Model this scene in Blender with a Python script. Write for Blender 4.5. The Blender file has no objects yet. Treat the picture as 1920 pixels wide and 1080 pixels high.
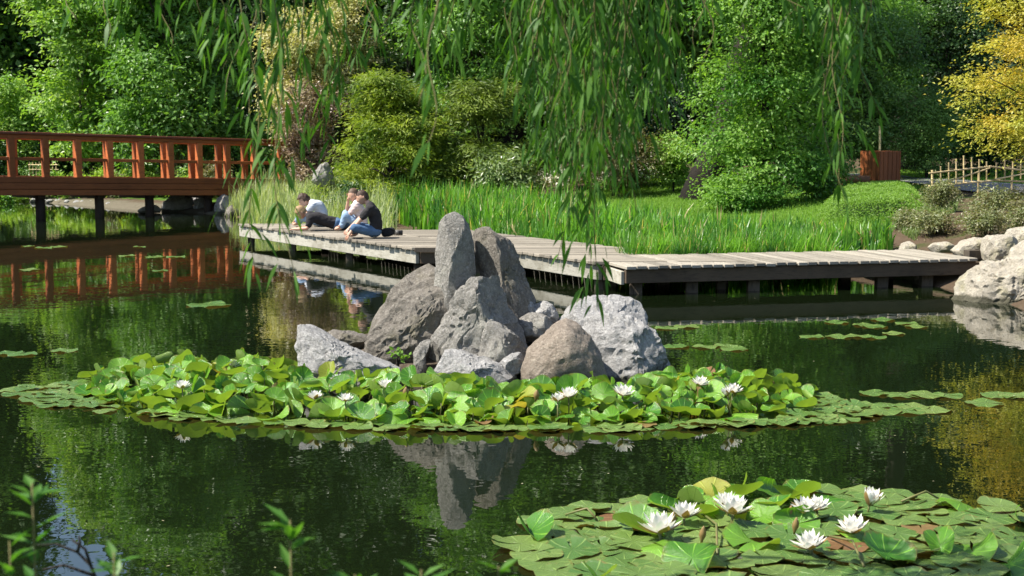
import bpy, bmesh, math, random
import numpy as np
from mathutils import Vector, Matrix, noise

# ------------------------------------------------------------------ camera, light
FPX, CAMH = 2600.0, 2.0                       # focal length in photo pixels (1920 wide), camera height
PITCH = math.atan(270.0 / FPX)                # horizon sits 270 px above the middle
scn = bpy.context.scene
scn.render.engine = 'CYCLES'
scn.cycles.use_denoising = True
scn.cycles.max_bounces = 7
scn.cycles.diffuse_bounces = 3
scn.cycles.glossy_bounces = 3
scn.cycles.transmission_bounces = 4
scn.cycles.transparent_max_bounces = 4
scn.cycles.caustics_reflective = False
scn.cycles.caustics_refractive = False
scn.cycles.sample_clamp_indirect = 6.0
scn.render.resolution_x, scn.render.resolution_y = 1024, 576

cam_data = bpy.data.cameras.new('camera')
cam = bpy.data.objects.new('camera', cam_data)
scn.collection.objects.link(cam)
cam.location = (0, 0, CAMH)
cam.rotation_euler = (math.pi / 2 - PITCH, 0, 0)
cam_data.sensor_width = 36.0
cam_data.lens = 36.0 * FPX / 1920.0
cam_data.clip_start, cam_data.clip_end = 0.05, 1500.0
cam_data.dof.use_dof = True
cam_data.dof.focus_distance = 12.0
cam_data.dof.aperture_fstop = 6.3
scn.camera = cam

SUNV = Vector((-0.94, -0.24, 0.0)).normalized() * math.cos(math.radians(54)) + Vector((0, 0, math.sin(math.radians(54))))
world = bpy.data.worlds.new('World')
scn.world = world
world.use_nodes = True
wn = world.node_tree
wn.nodes.clear()
sky = wn.nodes.new('ShaderNodeTexSky')
sky.sky_type = 'NISHITA'
sky.sun_disc = False
sky.sun_elevation = math.radians(54)
sky.sun_rotation = math.atan2(SUNV.x, SUNV.y)
wbg = wn.nodes.new('ShaderNodeBackground')
wbg.inputs['Strength'].default_value = 0.10
wout = wn.nodes.new('ShaderNodeOutputWorld')
wn.links.new(sky.outputs[0], wbg.inputs['Color'])
wn.links.new(wbg.outputs[0], wout.inputs['Surface'])

sun_data = bpy.data.lights.new('sun', 'SUN')
sun_data.energy = 5.0
sun_data.angle = math.radians(0.5)
sun_data.color = (1.0, 0.94, 0.84)
sun = bpy.data.objects.new('sun', sun_data)
scn.collection.objects.link(sun)
sun.rotation_euler = SUNV.to_track_quat('Z', 'Y').to_euler()
sun.location = (0, 0, 40)

scn.view_settings.view_transform = 'Standard'
scn.view_settings.look = 'None'
scn.view_settings.exposure = 1.05
scn.view_settings.gamma = 1.0

# ------------------------------------------------------------------ pixel -> place
CP, SP = math.cos(PITCH), math.sin(PITCH)
def ray(x, y):
    u, v = (x - 960.0) / FPX, (540.0 - y) / FPX
    return Vector((u, CP + v * SP, -SP + v * CP))
def G(x, y, z=0.0):                            # where the pixel's ray meets height z
    d = ray(x, y)
    return Vector((0, 0, CAMH)) + d * ((z - CAMH) / d.z)
def AT(x, y, D):                               # the point on the pixel's ray at depth D
    d = ray(x, y)
    return Vector((0, 0, CAMH)) + d * (D / d.y)

# ------------------------------------------------------------------ scene helpers
COL = scn.collection
def thing(name, label, cat, loc=(0, 0, 0), group=None, kind=None):
    o = bpy.data.objects.new(name, None)
    o.empty_display_size = 0.2
    COL.objects.link(o)
    o.location = loc
    return tag(o, label, cat, group, kind)
def tag(o, label=None, cat=None, group=None, kind=None):
    if label: o['label'] = label
    if cat: o['category'] = cat
    if group: o['group'] = group
    if kind: o['kind'] = kind
    return o
def link(name, me, parent=None, loc=None, rot=None, scale=None):
    o = bpy.data.objects.new(name, me)
    COL.objects.link(o)
    if parent: o.parent = parent
    if loc is not None: o.location = loc
    if rot is not None: o.rotation_euler = rot
    if scale is not None: o.scale = (scale,) * 3 if isinstance(scale, (int, float)) else scale
    return o
def np_mesh(name, V, F, mats, smooth=False, mi=None):
    """V (n,3) array, F (m,k) array of quads or triangles"""
    V = np.asarray(V, dtype=np.float32); F = np.asarray(F, dtype=np.int32)
    k = F.shape[1]
    me = bpy.data.meshes.new(name)
    me.vertices.add(len(V)); me.vertices.foreach_set('co', V.ravel())
    me.loops.add(F.size); me.loops.foreach_set('vertex_index', F.ravel())
    me.polygons.add(len(F))
    me.polygons.foreach_set('loop_start', np.arange(0, F.size, k, dtype=np.int32))
    me.polygons.foreach_set('loop_total', np.full(len(F), k, dtype=np.int32))
    for m in (mats if isinstance(mats, (list, tuple)) else [mats]): me.materials.append(m)
    if mi is not None: me.polygons.foreach_set('material_index', np.asarray(mi, dtype=np.int32))
    me.polygons.foreach_set('use_smooth', np.full(len(F), smooth, dtype=bool))
    me.update(calc_edges=True)
    return me
class MB:
    """collects boxes and tubes, then links them as one mesh object"""
    def __init__(s): s.v, s.f, s.m = [], [], []
    def add(s, verts, faces, m=0):
        n = len(s.v); s.v += [tuple(p) for p in verts]
        s.f += [tuple(i + n for i in f) for f in faces]; s.m += [m] * len(faces)
    def beam(s, p0, p1, w, h, up=(0, 0, 1), m=0, taper=1.0):
        p0, p1 = Vector(p0), Vector(p1); d = (p1 - p0).normalized(); up = Vector(up)
        if abs(d.dot(up)) > .97: up = Vector((0, 1, 0)) if abs(d.y) < .9 else Vector((1, 0, 0))
        a = d.cross(up).normalized(); b = a.cross(d).normalized()
        vs = []
        for p, k in ((p0, 1.0), (p1, taper)):
            for sa, sb in ((-1, -1), (1, -1), (1, 1), (-1, 1)): vs.append(p + a * sa * w / 2 * k + b * sb * h / 2 * k)
        s.add(vs, [(0, 1, 2, 3), (7, 6, 5, 4), (0, 4, 5, 1), (1, 5, 6, 2), (2, 6, 7, 3), (3, 7, 4, 0)], m)
    def box(s, c, size, rz=0.0, m=0):
        c = Vector(c); sx, sy, sz = [q / 2 for q in size]; R = Matrix.Rotation(rz, 3, 'Z')
        vs = [c + R @ Vector((x * sx, y * sy, z * sz)) for z in (-1, 1) for x, y in ((-1, -1), (1, -1), (1, 1), (-1, 1))]
        s.add(vs, [(3, 2, 1, 0), (4, 5, 6, 7), (0, 1, 5, 4), (1, 2, 6, 5), (2, 3, 7, 6), (3, 0, 4, 7)], m)
    def tube(s, pts, radii, seg=8, m=0, wob=0.0, rng=random):
        pts = [Vector(p) for p in pts]; n0 = len(s.v); ring = []
        prev = None
        for i, p in enumerate(pts):
            d = (pts[min(i + 1, len(pts) - 1)] - pts[max(i - 1, 0)]).normalized()
            ref = prev if prev is not None else (Vector((1, 0, 0)) if abs(d.x) < .9 else Vector((0, 1, 0)))
            a = (ref - d * ref.dot(d)).normalized(); prev = a; b = d.cross(a)
            for k in range(seg):
                t = 2 * math.pi * k / seg; r = radii[i] * (1 + (rng.random() - .5) * wob)
                s.v.append(tuple(p + (a * math.cos(t) + b * math.sin(t)) * r))
        for i in range(len(pts) - 1):
            for k in range(seg):
                k2 = (k + 1) % seg
                s.f.append((n0 + i * seg + k, n0 + i * seg + k2, n0 + (i + 1) * seg + k2, n0 + (i + 1) * seg + k)); s.m.append(m)
        s.f.append(tuple(n0 + k for k in reversed(range(seg)))); s.m.append(m)
        s.f.append(tuple(n0 + (len(pts) - 1) * seg + k for k in range(seg))); s.m.append(m)
    def mesh(s, name, mats, off=None, smooth=False):
        off = Vector(off) if off is not None else Vector((0, 0, 0))
        me = bpy.data.meshes.new(name)
        me.from_pydata([tuple(Vector(v) - off) for v in s.v], [], s.f)
        for m in (mats if isinstance(mats, (list, tuple)) else [mats]): me.materials.append(m)
        me.polygons.foreach_set('material_index', s.m)
        if smooth: me.polygons.foreach_set('use_smooth', [True] * len(s.f))
        me.update()
        return me
    def build(s, name, mats, parent=None, smooth=False, bevel=0.0):
        me = s.mesh(name, mats, parent.location if parent else None, smooth)
        if bevel:
            bm = bmesh.new(); bm.from_mesh(me)
            bmesh.ops.bevel(bm, geom=bm.edges[:], offset=bevel, segments=1, affect='EDGES', clamp_overlap=True)
            bm.to_mesh(me); bm.free()
        return link(name, me, parent)

ORD = 'first second third fourth fifth sixth seventh eighth ninth tenth eleventh twelfth thirteenth fourteenth fifteenth sixteenth seventeenth eighteenth'.split()
# ------------------------------------------------------------------ materials
def new_mat(name):
    m = bpy.data.materials.new(name); m.use_nodes = True
    nt = m.node_tree; nt.nodes.clear()
    out = nt.nodes.new('ShaderNodeOutputMaterial')
    return m, nt, out
def nd(nt, t, **kw):
    n = nt.nodes.new(t)
    for k, v in kw.items():
        if k.startswith('_'): setattr(n, k[1:], v)
        else: n.inputs[k.replace('__', ' ')].default_value = v
    return n
def ramp(nt, fac, stops):
    r = nt.nodes.new('ShaderNodeValToRGB'); nt.links.new(fac, r.inputs[0])
    els = r.color_ramp.elements
    while len(els) < len(stops): els.new(0.5)
    for e, (p, c) in zip(els, stops): e.position = p; e.color = (*c, 1) if len(c) == 3 else c
    return r.outputs[0]
def mix(nt, fac, a, b, mode='MIX'):
    n = nt.nodes.new('ShaderNodeMix'); n.data_type = 'RGBA'; n.blend_type = mode
    for sock, val in ((n.inputs[0], fac), (n.inputs[6], a), (n.inputs[7], b)):
        if isinstance(val, (int, float)): sock.default_value = val
        elif isinstance(val, tuple): sock.default_value = (*val, 1) if len(val) == 3 else val
        else: nt.links.new(val, sock)
    return n.outputs[2]
def tex_noise(nt, scale, detail=4.0, rough=.55, vec=None, dist=0.0):
    n = nd(nt, 'ShaderNodeTexNoise', Scale=scale, Detail=detail, Roughness=rough, Distortion=dist)
    if vec is not None: nt.links.new(vec, n.inputs['Vector'])
    return n.outputs[0]
def coords(nt, kind='Object', scale=None):
    c = nt.nodes.new('ShaderNodeTexCoord').outputs[kind]
    if scale:
        mp = nt.nodes.new('ShaderNodeMapping'); mp.inputs['Scale'].default_value = scale
        nt.links.new(c, mp.inputs[0]); c = mp.outputs[0]
    return c
def bump(nt, h, strength, dist, prev=None):
    b = nt.nodes.new('ShaderNodeBump'); b.inputs['Strength'].default_value = strength; b.inputs['Distance'].default_value = dist
    nt.links.new(h, b.inputs['Height'])
    if prev is not None: nt.links.new(prev, b.inputs['Normal'])
    return b.outputs[0]

def leaf_mat(name, a, b, trans=0.35, rough=.45, spec=.35, patch=None, tcol=None, scale=.8, odd=None):
    """leaf: per-leaf colour between a and b, a slow patchy drift towards `patch`, light passing through"""
    m, nt, out = new_mat(name)
    g = nt.nodes.new('ShaderNodeNewGeometry')
    col = mix(nt, g.outputs['Random Per Island'], a, b)
    if patch:
        n = tex_noise(nt, scale, 2.0, .5, coords(nt))
        fac = ramp(nt, n, [(.42, (0, 0, 0)), (.62, (1, 1, 1))])
        col = mix(nt, fac, col, patch)
    if odd:                                     # a share of odd (dry) leaves
        mu = nd(nt, 'ShaderNodeMath', _operation='MULTIPLY'); mu.inputs[1].default_value = 37.3
        fr = nd(nt, 'ShaderNodeMath', _operation='FRACT'); nt.links.new(g.outputs['Random Per Island'], mu.inputs[0]); nt.links.new(mu.outputs[0], fr.inputs[0])
        col = mix(nt, ramp(nt, fr.outputs[0], [(odd[0], (1, 1, 1)), (odd[0] + .01, (0, 0, 0))]), col, odd[1])
    p = nd(nt, 'ShaderNodeBsdfPrincipled', Roughness=rough)
    p.inputs['Specular IOR Level'].default_value = spec
    nt.links.new(col, p.inputs['Base Color'])
    t = nt.nodes.new('ShaderNodeBsdfTranslucent')
    tc = mix(nt, 1.0, col, tcol or (1.5, 1.6, .6), 'MULTIPLY')
    nt.links.new(tc, t.inputs['Color'])
    ms = nt.nodes.new('ShaderNodeMixShader'); ms.inputs[0].default_value = trans
    nt.links.new(p.outputs[0], ms.inputs[1]); nt.links.new(t.outputs[0], ms.inputs[2])
    nt.links.new(ms.outputs[0], out.inputs[0])
    return m
def plain_mat(name, a, b=None, rough=.7, scale=12.0, bmp=0.0, bscale=60.0, spec=.3, metal=0.0, stretch=None):
    m, nt, out = new_mat(name)
    p = nd(nt, 'ShaderNodeBsdfPrincipled', Roughness=rough, Metallic=metal)
    p.inputs['Specular IOR Level'].default_value = spec
    vec = coords(nt, 'Object', stretch)
    n = tex_noise(nt, scale, 5, .6, vec)
    nt.links.new(mix(nt, ramp(nt, n, [(.3, (0, 0, 0)), (.7, (1, 1, 1))]), a, b or tuple(c * .75 for c in a)), p.inputs['Base Color'])
    if bmp: nt.links.new(bump(nt, tex_noise(nt, bscale, 4, .6, vec), 1.0, bmp), p.inputs['Normal'])
    nt.links.new(p.outputs[0], out.inputs[0])
    return m
def wood_mat(name, a, b, dark, stretch, rough=.8, stain=.5):
    m, nt, out = new_mat(name)
    p = nd(nt, 'ShaderNodeBsdfPrincipled', Roughness=rough)
    p.inputs['Specular IOR Level'].default_value = .25
    vec = coords(nt, 'Object', stretch); raw = coords(nt, 'Object')
    oi = nt.nodes.new('ShaderNodeObjectInfo')
    col = mix(nt, tex_noise(nt, 3.0, 6, .65, vec, .6), a, b)
    col = mix(nt, ramp(nt, tex_noise(nt, 5.5, 5, .7, vec), [(.52, (0, 0, 0)), (.75, (1, 1, 1))]), col, dark)
    col = mix(nt, ramp(nt, tex_noise(nt, 1.7, 5, .7, raw), [(.45, (0, 0, 0)), (.75, (stain,) * 3)]), col, dark)
    v = nd(nt, 'ShaderNodeHueSaturation', Saturation=1.0)
    mr = nd(nt, 'ShaderNodeMapRange'); mr.inputs['To Min'].default_value = .62; mr.inputs['To Max'].default_value = 1.22
    nt.links.new(oi.outputs['Random'], mr.inputs['Value']); nt.links.new(mr.outputs[0], v.inputs['Value'])
    nt.links.new(col, v.inputs['Color']); nt.links.new(v.outputs[0], p.inputs['Base Color'])
    nt.links.new(bump(nt, tex_noise(nt, 9, 5, .6, vec), .8, .004), p.inputs['Normal'])
    nt.links.new(p.outputs[0], out.inputs[0])
    return m
def rock_mat(name, base, dark, light, lichen=None, speck=1.0, sc=1.0):
    m, nt, out = new_mat(name)
    p = nd(nt, 'ShaderNodeBsdfPrincipled', Roughness=.9)
    p.inputs['Specular IOR Level'].default_value = .2
    c = coords(nt)
    col = mix(nt, ramp(nt, tex_noise(nt, 4 * sc, 7, .65, c, .4), [(.3, (0, 0, 0)), (.7, (1, 1, 1))]), dark, base)
    col = mix(nt, ramp(nt, tex_noise(nt, 45 * sc, 3, .7, c), [(.48, (0, 0, 0)), (.66, (.75 * speck,) * 3)]), col, light)
    col = mix(nt, ramp(nt, tex_noise(nt, 70 * sc, 3, .7, c), [(.55, (0, 0, 0)), (.7, (.7 * speck,) * 3)]), col, tuple(q * .3 for q in dark))
    if lichen: col = mix(nt, ramp(nt, tex_noise(nt, 2.3 * sc, 6, .7, c), [(.52, (0, 0, 0)), (.68, (.8, .8, .8))]), col, lichen)
    gp = nt.nodes.new('ShaderNodeNewGeometry'); sz = nt.nodes.new('ShaderNodeSeparateXYZ'); nt.links.new(gp.outputs['Position'], sz.inputs[0])
    wob = nd(nt, 'ShaderNodeMath', _operation='MULTIPLY_ADD'); wob.inputs[1].default_value = -.12; nt.links.new(tex_noise(nt, 6, 4, .6, c), wob.inputs[0]); nt.links.new(sz.outputs[2], wob.inputs[2])
    col = mix(nt, ramp(nt, wob.outputs[0], [(.0, (.85, .85, .85)), (.035, (0, 0, 0))]), col, (.05, .05, .028))   # algae line left by the water
    nt.links.new(col, p.inputs['Base Color'])
    b1 = bump(nt, tex_noise(nt, 9 * sc, 8, .72, c, .5), 1.0, .065 / sc)
    b2 = bump(nt, tex_noise(nt, 45 * sc, 4, .75, c), 1.0, .014 / sc, b1)
    nt.links.new(b2, p.inputs['Normal']); nt.links.new(p.outputs[0], out.inputs[0])
    return m
# ------------------------------------------------------------------ terrain, pond
def w2(p): return (p.x, p.y)
SHORE = [w2(G(x, y)) for x, y in ((1960, 600), (1880, 566), (1800, 548), (1700, 524), (1500, 512), (1300, 506), (1120, 494), (940, 466), (800, 452),
                                  (690, 440), (600, 432), (520, 424), (455, 410), (420, 402), (330, 398), (260, 394), (140, 385), (0, 373), (-120, 371))]
POND = SHORE + [(-45, 52), (-48, 20), (-30, 3.0), (-8, 2.6), (-2, 3.1), (1.5, 3.2), (4.5, 4.2), (6.6, 7.5), (7.4, 12.5)]
POND = np.array(POND)
def sdf(P):
    """distance to the shoreline, positive on land"""
    P = np.asarray(P, float)
    a, b = POND, np.roll(POND, -1, axis=0)
    best = np.full(len(P), 1e9); inside = np.zeros(len(P), bool)
    for (ax, ay), (bx, by) in zip(a, b):
        ex, ey = bx - ax, by - ay
        t = np.clip(((P[:, 0] - ax) * ex + (P[:, 1] - ay) * ey) / (ex * ex + ey * ey), 0, 1)
        best = np.minimum(best, np.hypot(P[:, 0] - ax - t * ex, P[:, 1] - ay - t * ey))
        c = (ay > P[:, 1]) != (by > P[:, 1])
        xi = ax + (P[:, 1] - ay) / np.where(abs(ey) < 1e-9, 1e-9, ey) * ex
        inside ^= c & (P[:, 0] < xi)
    return np.where(inside, -best, best)
def wav(P, s, ph=0.0):
    x, y = P[:, 0] * s, P[:, 1] * s
    return (np.sin(x * 1.3 + ph + 1.7 * np.sin(y * .7)) + np.sin(y * 1.9 - ph + 1.3 * np.sin(x * .9 + 2)) + .5 * np.sin(x * 3.1 + y * 2.7)) / 2.5
def terr(P):
    P = np.asarray(P, float); d = sdf(P)
    land = .10 * (1 - np.exp(-np.maximum(d, 0) / .25)) + .078 * np.minimum(np.maximum(d, 0), 12) + .025 * np.maximum(d - 12, 0) + .05 * wav(P, .7) * np.clip(d / 3, 0, 1)
    # the right bank climbs faster
    r = np.clip((P[:, 0] - 5.0) / 2.5, 0, 1) * np.clip((P[:, 1] - 8) / 8, 0, 1) * np.clip((30 - P[:, 1]) / 8, 0, 1)
    land = land + r * .42 * (1 - np.exp(-np.maximum(d, 0) / 2.0))
    return np.where(d > 0, land, -np.minimum(.04 + .3 * -d, .9))
def tz(x, y): return float(terr([(x, y)])[0])
def GT(x, y):
    """where the pixel's ray meets the ground"""
    d = ray(x, y); t = np.arange(6, 110, .1)
    P = np.stack([d.x * t, d.y * t], 1); z = CAMH + d.z * t
    hit = np.nonzero(z < np.maximum(terr(P), 0))[0]
    i = hit[0] if len(hit) else len(t) - 1
    return Vector((P[i, 0], P[i, 1], float(terr(P[i:i + 1])[0])))

xs = np.concatenate([np.arange(-140, -34, 5), np.arange(-34, -20, 1.2), np.arange(-20, 20, .33), np.arange(20, 30, 1.2), np.arange(30, 141, 5)])
ys = np.concatenate([np.arange(-40, 0, 4), np.arange(0, 7, .5), np.arange(7, 15, .7), np.arange(15, 48, .33), np.arange(48, 70, .8), np.arange(70, 260, 8)])
X, Y = np.meshgrid(xs, ys)
P = np.stack([X.ravel(), Y.ravel()], 1)
Z = terr(P)
V = np.column_stack([P, Z])
nx, ny = len(xs), len(ys)
idx = np.arange(nx * ny).reshape(ny, nx)
F = np.stack([idx[:-1, :-1].ravel(), idx[:-1, 1:].ravel(), idx[1:, 1:].ravel(), idx[1:, :-1].ravel()], 1)

m_ground, nt, out = new_mat('ground')
p = nd(nt, 'ShaderNodeBsdfPrincipled', Roughness=.95); p.inputs['Specular IOR Level'].default_value = .1
c = coords(nt)
at = nt.nodes.new('ShaderNodeAttribute'); at.attribute_name = 'lawn'
as_ = nt.nodes.new('ShaderNodeAttribute'); as_.attribute_name = 'gravel'
soil = mix(nt, tex_noise(nt, 3.0, 7, .7, c), (.055, .036, .022), (.15, .11, .075))
soil = mix(nt, ramp(nt, tex_noise(nt, .9, 4, .6, c), [(.5, (0, 0, 0)), (.62, (1, 1, 1))]), soil, (.05, .075, .02))
lawn = mix(nt, tex_noise(nt, 6.0, 6, .7, c), (.055, .12, .016), (.10, .19, .025))
sand = mix(nt, tex_noise(nt, 5.0, 6, .7, c), (.10, .09, .065), (.19, .165, .12))
jit = nd(nt, 'ShaderNodeMath', _operation='MULTIPLY_ADD'); jit.inputs[1].default_value = .5
nt.links.new(tex_noise(nt, 4, 5, .7, c), jit.inputs[0]); nt.links.new(at.outputs['Fac'], jit.inputs[2])
fac = ramp(nt, jit.outputs[0], [(.68, (0, 0, 0)), (.82, (1, 1, 1))])
col = mix(nt, fac, soil, lawn)
col = mix(nt, as_.outputs['Fac'], col, sand)
nt.links.new(col, p.inputs['Base Color'])
nt.links.new(bump(nt, tex_noise(nt, 18, 6, .7, c), 1.0, .05), p.inputs['Normal'])
nt.links.new(p.outputs[0], out.inputs[0])

def inpoly(P, poly):
    P = np.asarray(P, float); ins = np.zeros(len(P), bool); n = len(poly)
    for i in range(n):
        (ax, ay), (bx, by) = poly[i], poly[(i + 1) % n]
        c = (ay > P[:, 1]) != (by > P[:, 1])
        ins ^= c & (P[:, 0] < ax + (P[:, 1] - ay) / ((by - ay) or 1e-9) * (bx - ax))
    return ins
LAWN = [w2(GT(x, y)) for x, y in ((1090, 392), (1110, 352), (1330, 338), (1480, 352), (1560, 330), (1700, 318), (1960, 318), (1960, 348), (1760, 352), (1735, 372), (1700, 398), (1690, 425), (1560, 440), (1250, 420))]
me = np_mesh('ground', V, F, m_ground, smooth=True)
dsh = sdf(P)
lawnv = (inpoly(P, LAWN) | ((P[:, 0] < -9) & (dsh > 1.5)) | (P[:, 1] < 3.5)).astype(np.float32)
grav = ((dsh > -.4) & (dsh < .9) & (P[:, 0] < -8.5) & (P[:, 1] > 38)).astype(np.float32)
for nm, arr in (('lawn', lawnv), ('gravel', grav)):
    a = me.attributes.new(nm, 'FLOAT', 'POINT'); a.data.foreach_set('value', arr)
tag(link('ground', me), 'garden ground of lawn, soil and pond bed', 'ground', kind='structure')

# water
m_water, nt, out = new_mat('pond water')
p = nd(nt, 'ShaderNodeBsdfPrincipled', Roughness=.0, IOR=1.68)
p.inputs['Base Color'].default_value = (.005, .009, .003, 1)
p.inputs['Specular IOR Level'].default_value = .62
c = coords(nt, 'Object')
patchy = ramp(nt, tex_noise(nt, .22, 3, .5, c), [(.35, (.45, .45, .45)), (.65, (1, 1, 1))])
n1 = tex_noise(nt, 1.6, 1, .5, c, .3); n2 = tex_noise(nt, 8.5, 1, .5, c)
mul = nd(nt, 'ShaderNodeMath', _operation='MULTIPLY'); nt.links.new(n2, mul.inputs[0]); nt.links.new(patchy, mul.inputs[1])
b1 = bump(nt, n1, 1.0, .0016)
nt.links.new(bump(nt, mul.outputs[0], 1.0, .0008, b1), p.inputs['Normal'])
nt.links.new(p.outputs[0], out.inputs[0])
me = np_mesh('pond_water', [(-60, 1.5, 0), (12, 1.5, 0), (12, 60, 0), (-60, 60, 0)], [(0, 1, 2, 3)], m_water)
tag(link('pond_water', me), 'dark green pond water with small ripples and reflections', 'water', kind='structure')

# path: draped strip
m_path = plain_mat('path asphalt', (.17, .165, .16), (.26, .25, .24), .95, 4.0, .004, 90)
edge_f = [(1250, 344), (1400, 340), (1560, 337), (1640, 338), (1700, 345), (1760, 356), (1860, 366), (2000, 374), (2150, 380)]
edge_b = [(1250, 334), (1400, 330), (1560, 327), (1640, 329), (1700, 333), (1760, 339), (1860, 345), (2000, 350), (2150, 354)]
def resamp(px, n):
    q = np.array([GT(x, y)[:2] for x, y in px]); s = np.concatenate([[0], np.cumsum(np.hypot(*np.diff(q, axis=0).T))])
    u = np.linspace(0, s[-1], n); return np.stack([np.interp(u, s, q[:, 0]), np.interp(u, s, q[:, 1])], 1)
A, B = resamp(edge_f, 70), resamp(edge_b, 70)
rows = [A * (1 - k / 6) + B * k / 6 for k in range(7)]
pv = np.concatenate(rows); pv = np.column_stack([pv, terr(pv) + .045])
ii = np.arange(7 * 70).reshape(7, 70)
me = np_mesh('path', pv, np.stack([ii[:-1, :-1].ravel(), ii[:-1, 1:].ravel(), ii[1:, 1:].ravel(), ii[1:, :-1].ravel()], 1), m_path, True)
tag(link('path', me), 'grey asphalt garden path curving behind the lawn', 'path', kind='structure')

# specks of pollen and bits of leaf on the water
r_ = np.random.RandomState(44); n_ = 110
px_ = r_.uniform(0, 1920, n_); py_ = 420 + 660 * r_.rand(n_) ** 1.3
fp = np.array([tuple(G(x, y)) for x, y in zip(px_, py_)]); fp = fp[sdf(fp[:, :2]) < -.4]; n_ = len(fp)
an = r_.uniform(0, 6.28, n_); sz_ = r_.uniform(.005, .013, n_)
Vf = np.stack([fp + np.stack([np.cos(an + k * 1.57) * sz_ * (1 if k % 2 else .5), np.sin(an + k * 1.57) * sz_ * (1 if k % 2 else .5), np.full(n_, .004)], 1) for k in range(4)], 1).reshape(-1, 3)
m_fleck = plain_mat('pollen fleck', (.32, .31, .2), (.2, .17, .08), .8)
tag(link('floating_flecks', np_mesh('floating_flecks', Vf, np.arange(n_ * 4).reshape(-1, 4), m_fleck)), 'tiny pale flecks of pollen and leaf floating on the pond', 'debris', kind='stuff')
# ------------------------------------------------------------------ red bridge
m_red = wood_mat('red stained wood', (.47, .14, .042), (.35, .10, .031), (.19, .058, .02), (.6, .6, 3.0), .6, .45)
m_redh = wood_mat('red stained beam', (.27, .085, .028), (.19, .058, .02), (.10, .032, .014), (.25, .25, 6.0), .6, .5)
m_cap = wood_mat('bridge handrail', (.26, .085, .05), (.20, .06, .035), (.12, .035, .02), (.3, .3, 3.0), .42, .35)
m_pile = wood_mat('bridge pile', (.05, .032, .022), (.03, .02, .014), (.015, .01, .008), (4, 4, .6), .7, .4)
B0, B1 = AT(0, 331, 36.0), AT(444, 335, 40.7)
bdir = (B1 - B0); blen = bdir.length
bside = Vector((-bdir.y, bdir.x, 0)).normalized()          # towards the far rail
def bt(px):                                                 # parameter along the bridge for a pixel column
    lo, hi = -.8, 1.6
    for _ in range(40):
        m = (lo + hi) / 2; q = B0 + bdir * m
        if q.x / q.y * FPX / CP < (px - 960) * 1.0 / CP: lo = m
        else: hi = m
    return (lo + hi) / 2
bridge = thing('bridge', 'red stained timber footbridge with square railings over the pond', 'bridge', (B0.x, B0.y, 0))
posts_px = [25, 86.5, 148, 207, 265, 321, 375, 427.5, 478.5]
ts = [bt(x) for x in posts_px]
step = (ts[-1] - ts[0]) / (len(ts) - 1)
ts = [ts[0] + step * k for k in range(-4, 10)]
tA, tB = ts[0] - step * .4, ts[-1] + step * .3
RH = 1.17
def bp(t, off=0.0, z=0.0): return B0 + bdir * t + bside * off + Vector((0, 0, z))
for off in (0.0, 2.05):
    sgn = -1 if off == 0 else 1
    for t in ts:
        mb = MB(); mb.beam(bp(t, off, -.10), bp(t, off, RH - .16), .165, .165, bdir); mb.build('post', m_red, bridge, bevel=.012)
    mb = MB(); mb.beam(bp(tA, off, RH - .035), bp(tB, off, RH - .035), .22, .07); mb.build('handrail', m_cap, bridge, bevel=.012)
    mb = MB(); mb.beam(bp(tA, off, RH - .125), bp(tB, off, RH - .125), .10, .11); mb.build('top_rail', m_red, bridge, bevel=.008)
    for a, b in zip(ts[:-1], ts[1:]):
        mb = MB(); mb.beam(bp(a + step * .085, off, .47), bp(b - step * .085, off, .47), .09, .085); mb.build('middle_rail', m_red, bridge, bevel=.006)
    for k in range(3):
        mb = MB(); zc = -.08 - .163 * k
        mb.beam(bp(tA, off + sgn * (.115 + .012 * (k % 2)), zc), bp(tB, off + sgn * (.115 + .012 * (k % 2)), zc), .07, .155)
        mb.build('side_board', m_redh, bridge, bevel=.008)
n = int((tB - tA) * blen / .2)
mb = MB(); mb.beam(bp(0, 0, 0) - bdir.normalized() * .09 + bside * -.0, bp(0, 2.05, 0) - bdir.normalized() * .09, .185, .05)
pl0 = mb.mesh('deck_plank', m_redh, bp(0))
for k in range(n):
    link('deck_plank', pl0, bridge, bp(tA + (tB - tA) * (k + .7) / n, 0, -.05) - bridge.location)
for off in (.35, 1.7):
    mb = MB(); mb.beam(bp(tA, off, -.32), bp(tB, off, -.32), .18, .34); mb.build('joist', m_pile, bridge)
for x in (83, 194, 288, 398, -60):
    t = bt(x)
    rr = random.Random(x)
    for off in (.25,):
        q = bp(t, off)
        mb = MB(); mb.tube([(q.x, q.y, -.9), (q.x + .015, q.y, .2), (q.x, q.y, q.z - .40)], [.135, .13, .125], 12, wob=.06, rng=rr); mb.build('pile', m_pile, bridge, smooth=True)
    mb = MB(); q2 = bp(t, 1.9); q0 = bp(t, .05)
    mb.beam((q0.x, q0.y, q0.z - .53), (q2.x, q2.y, q2.z - .53), .16, .09); mb.build('cap_beam', m_pile, bridge)

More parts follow.
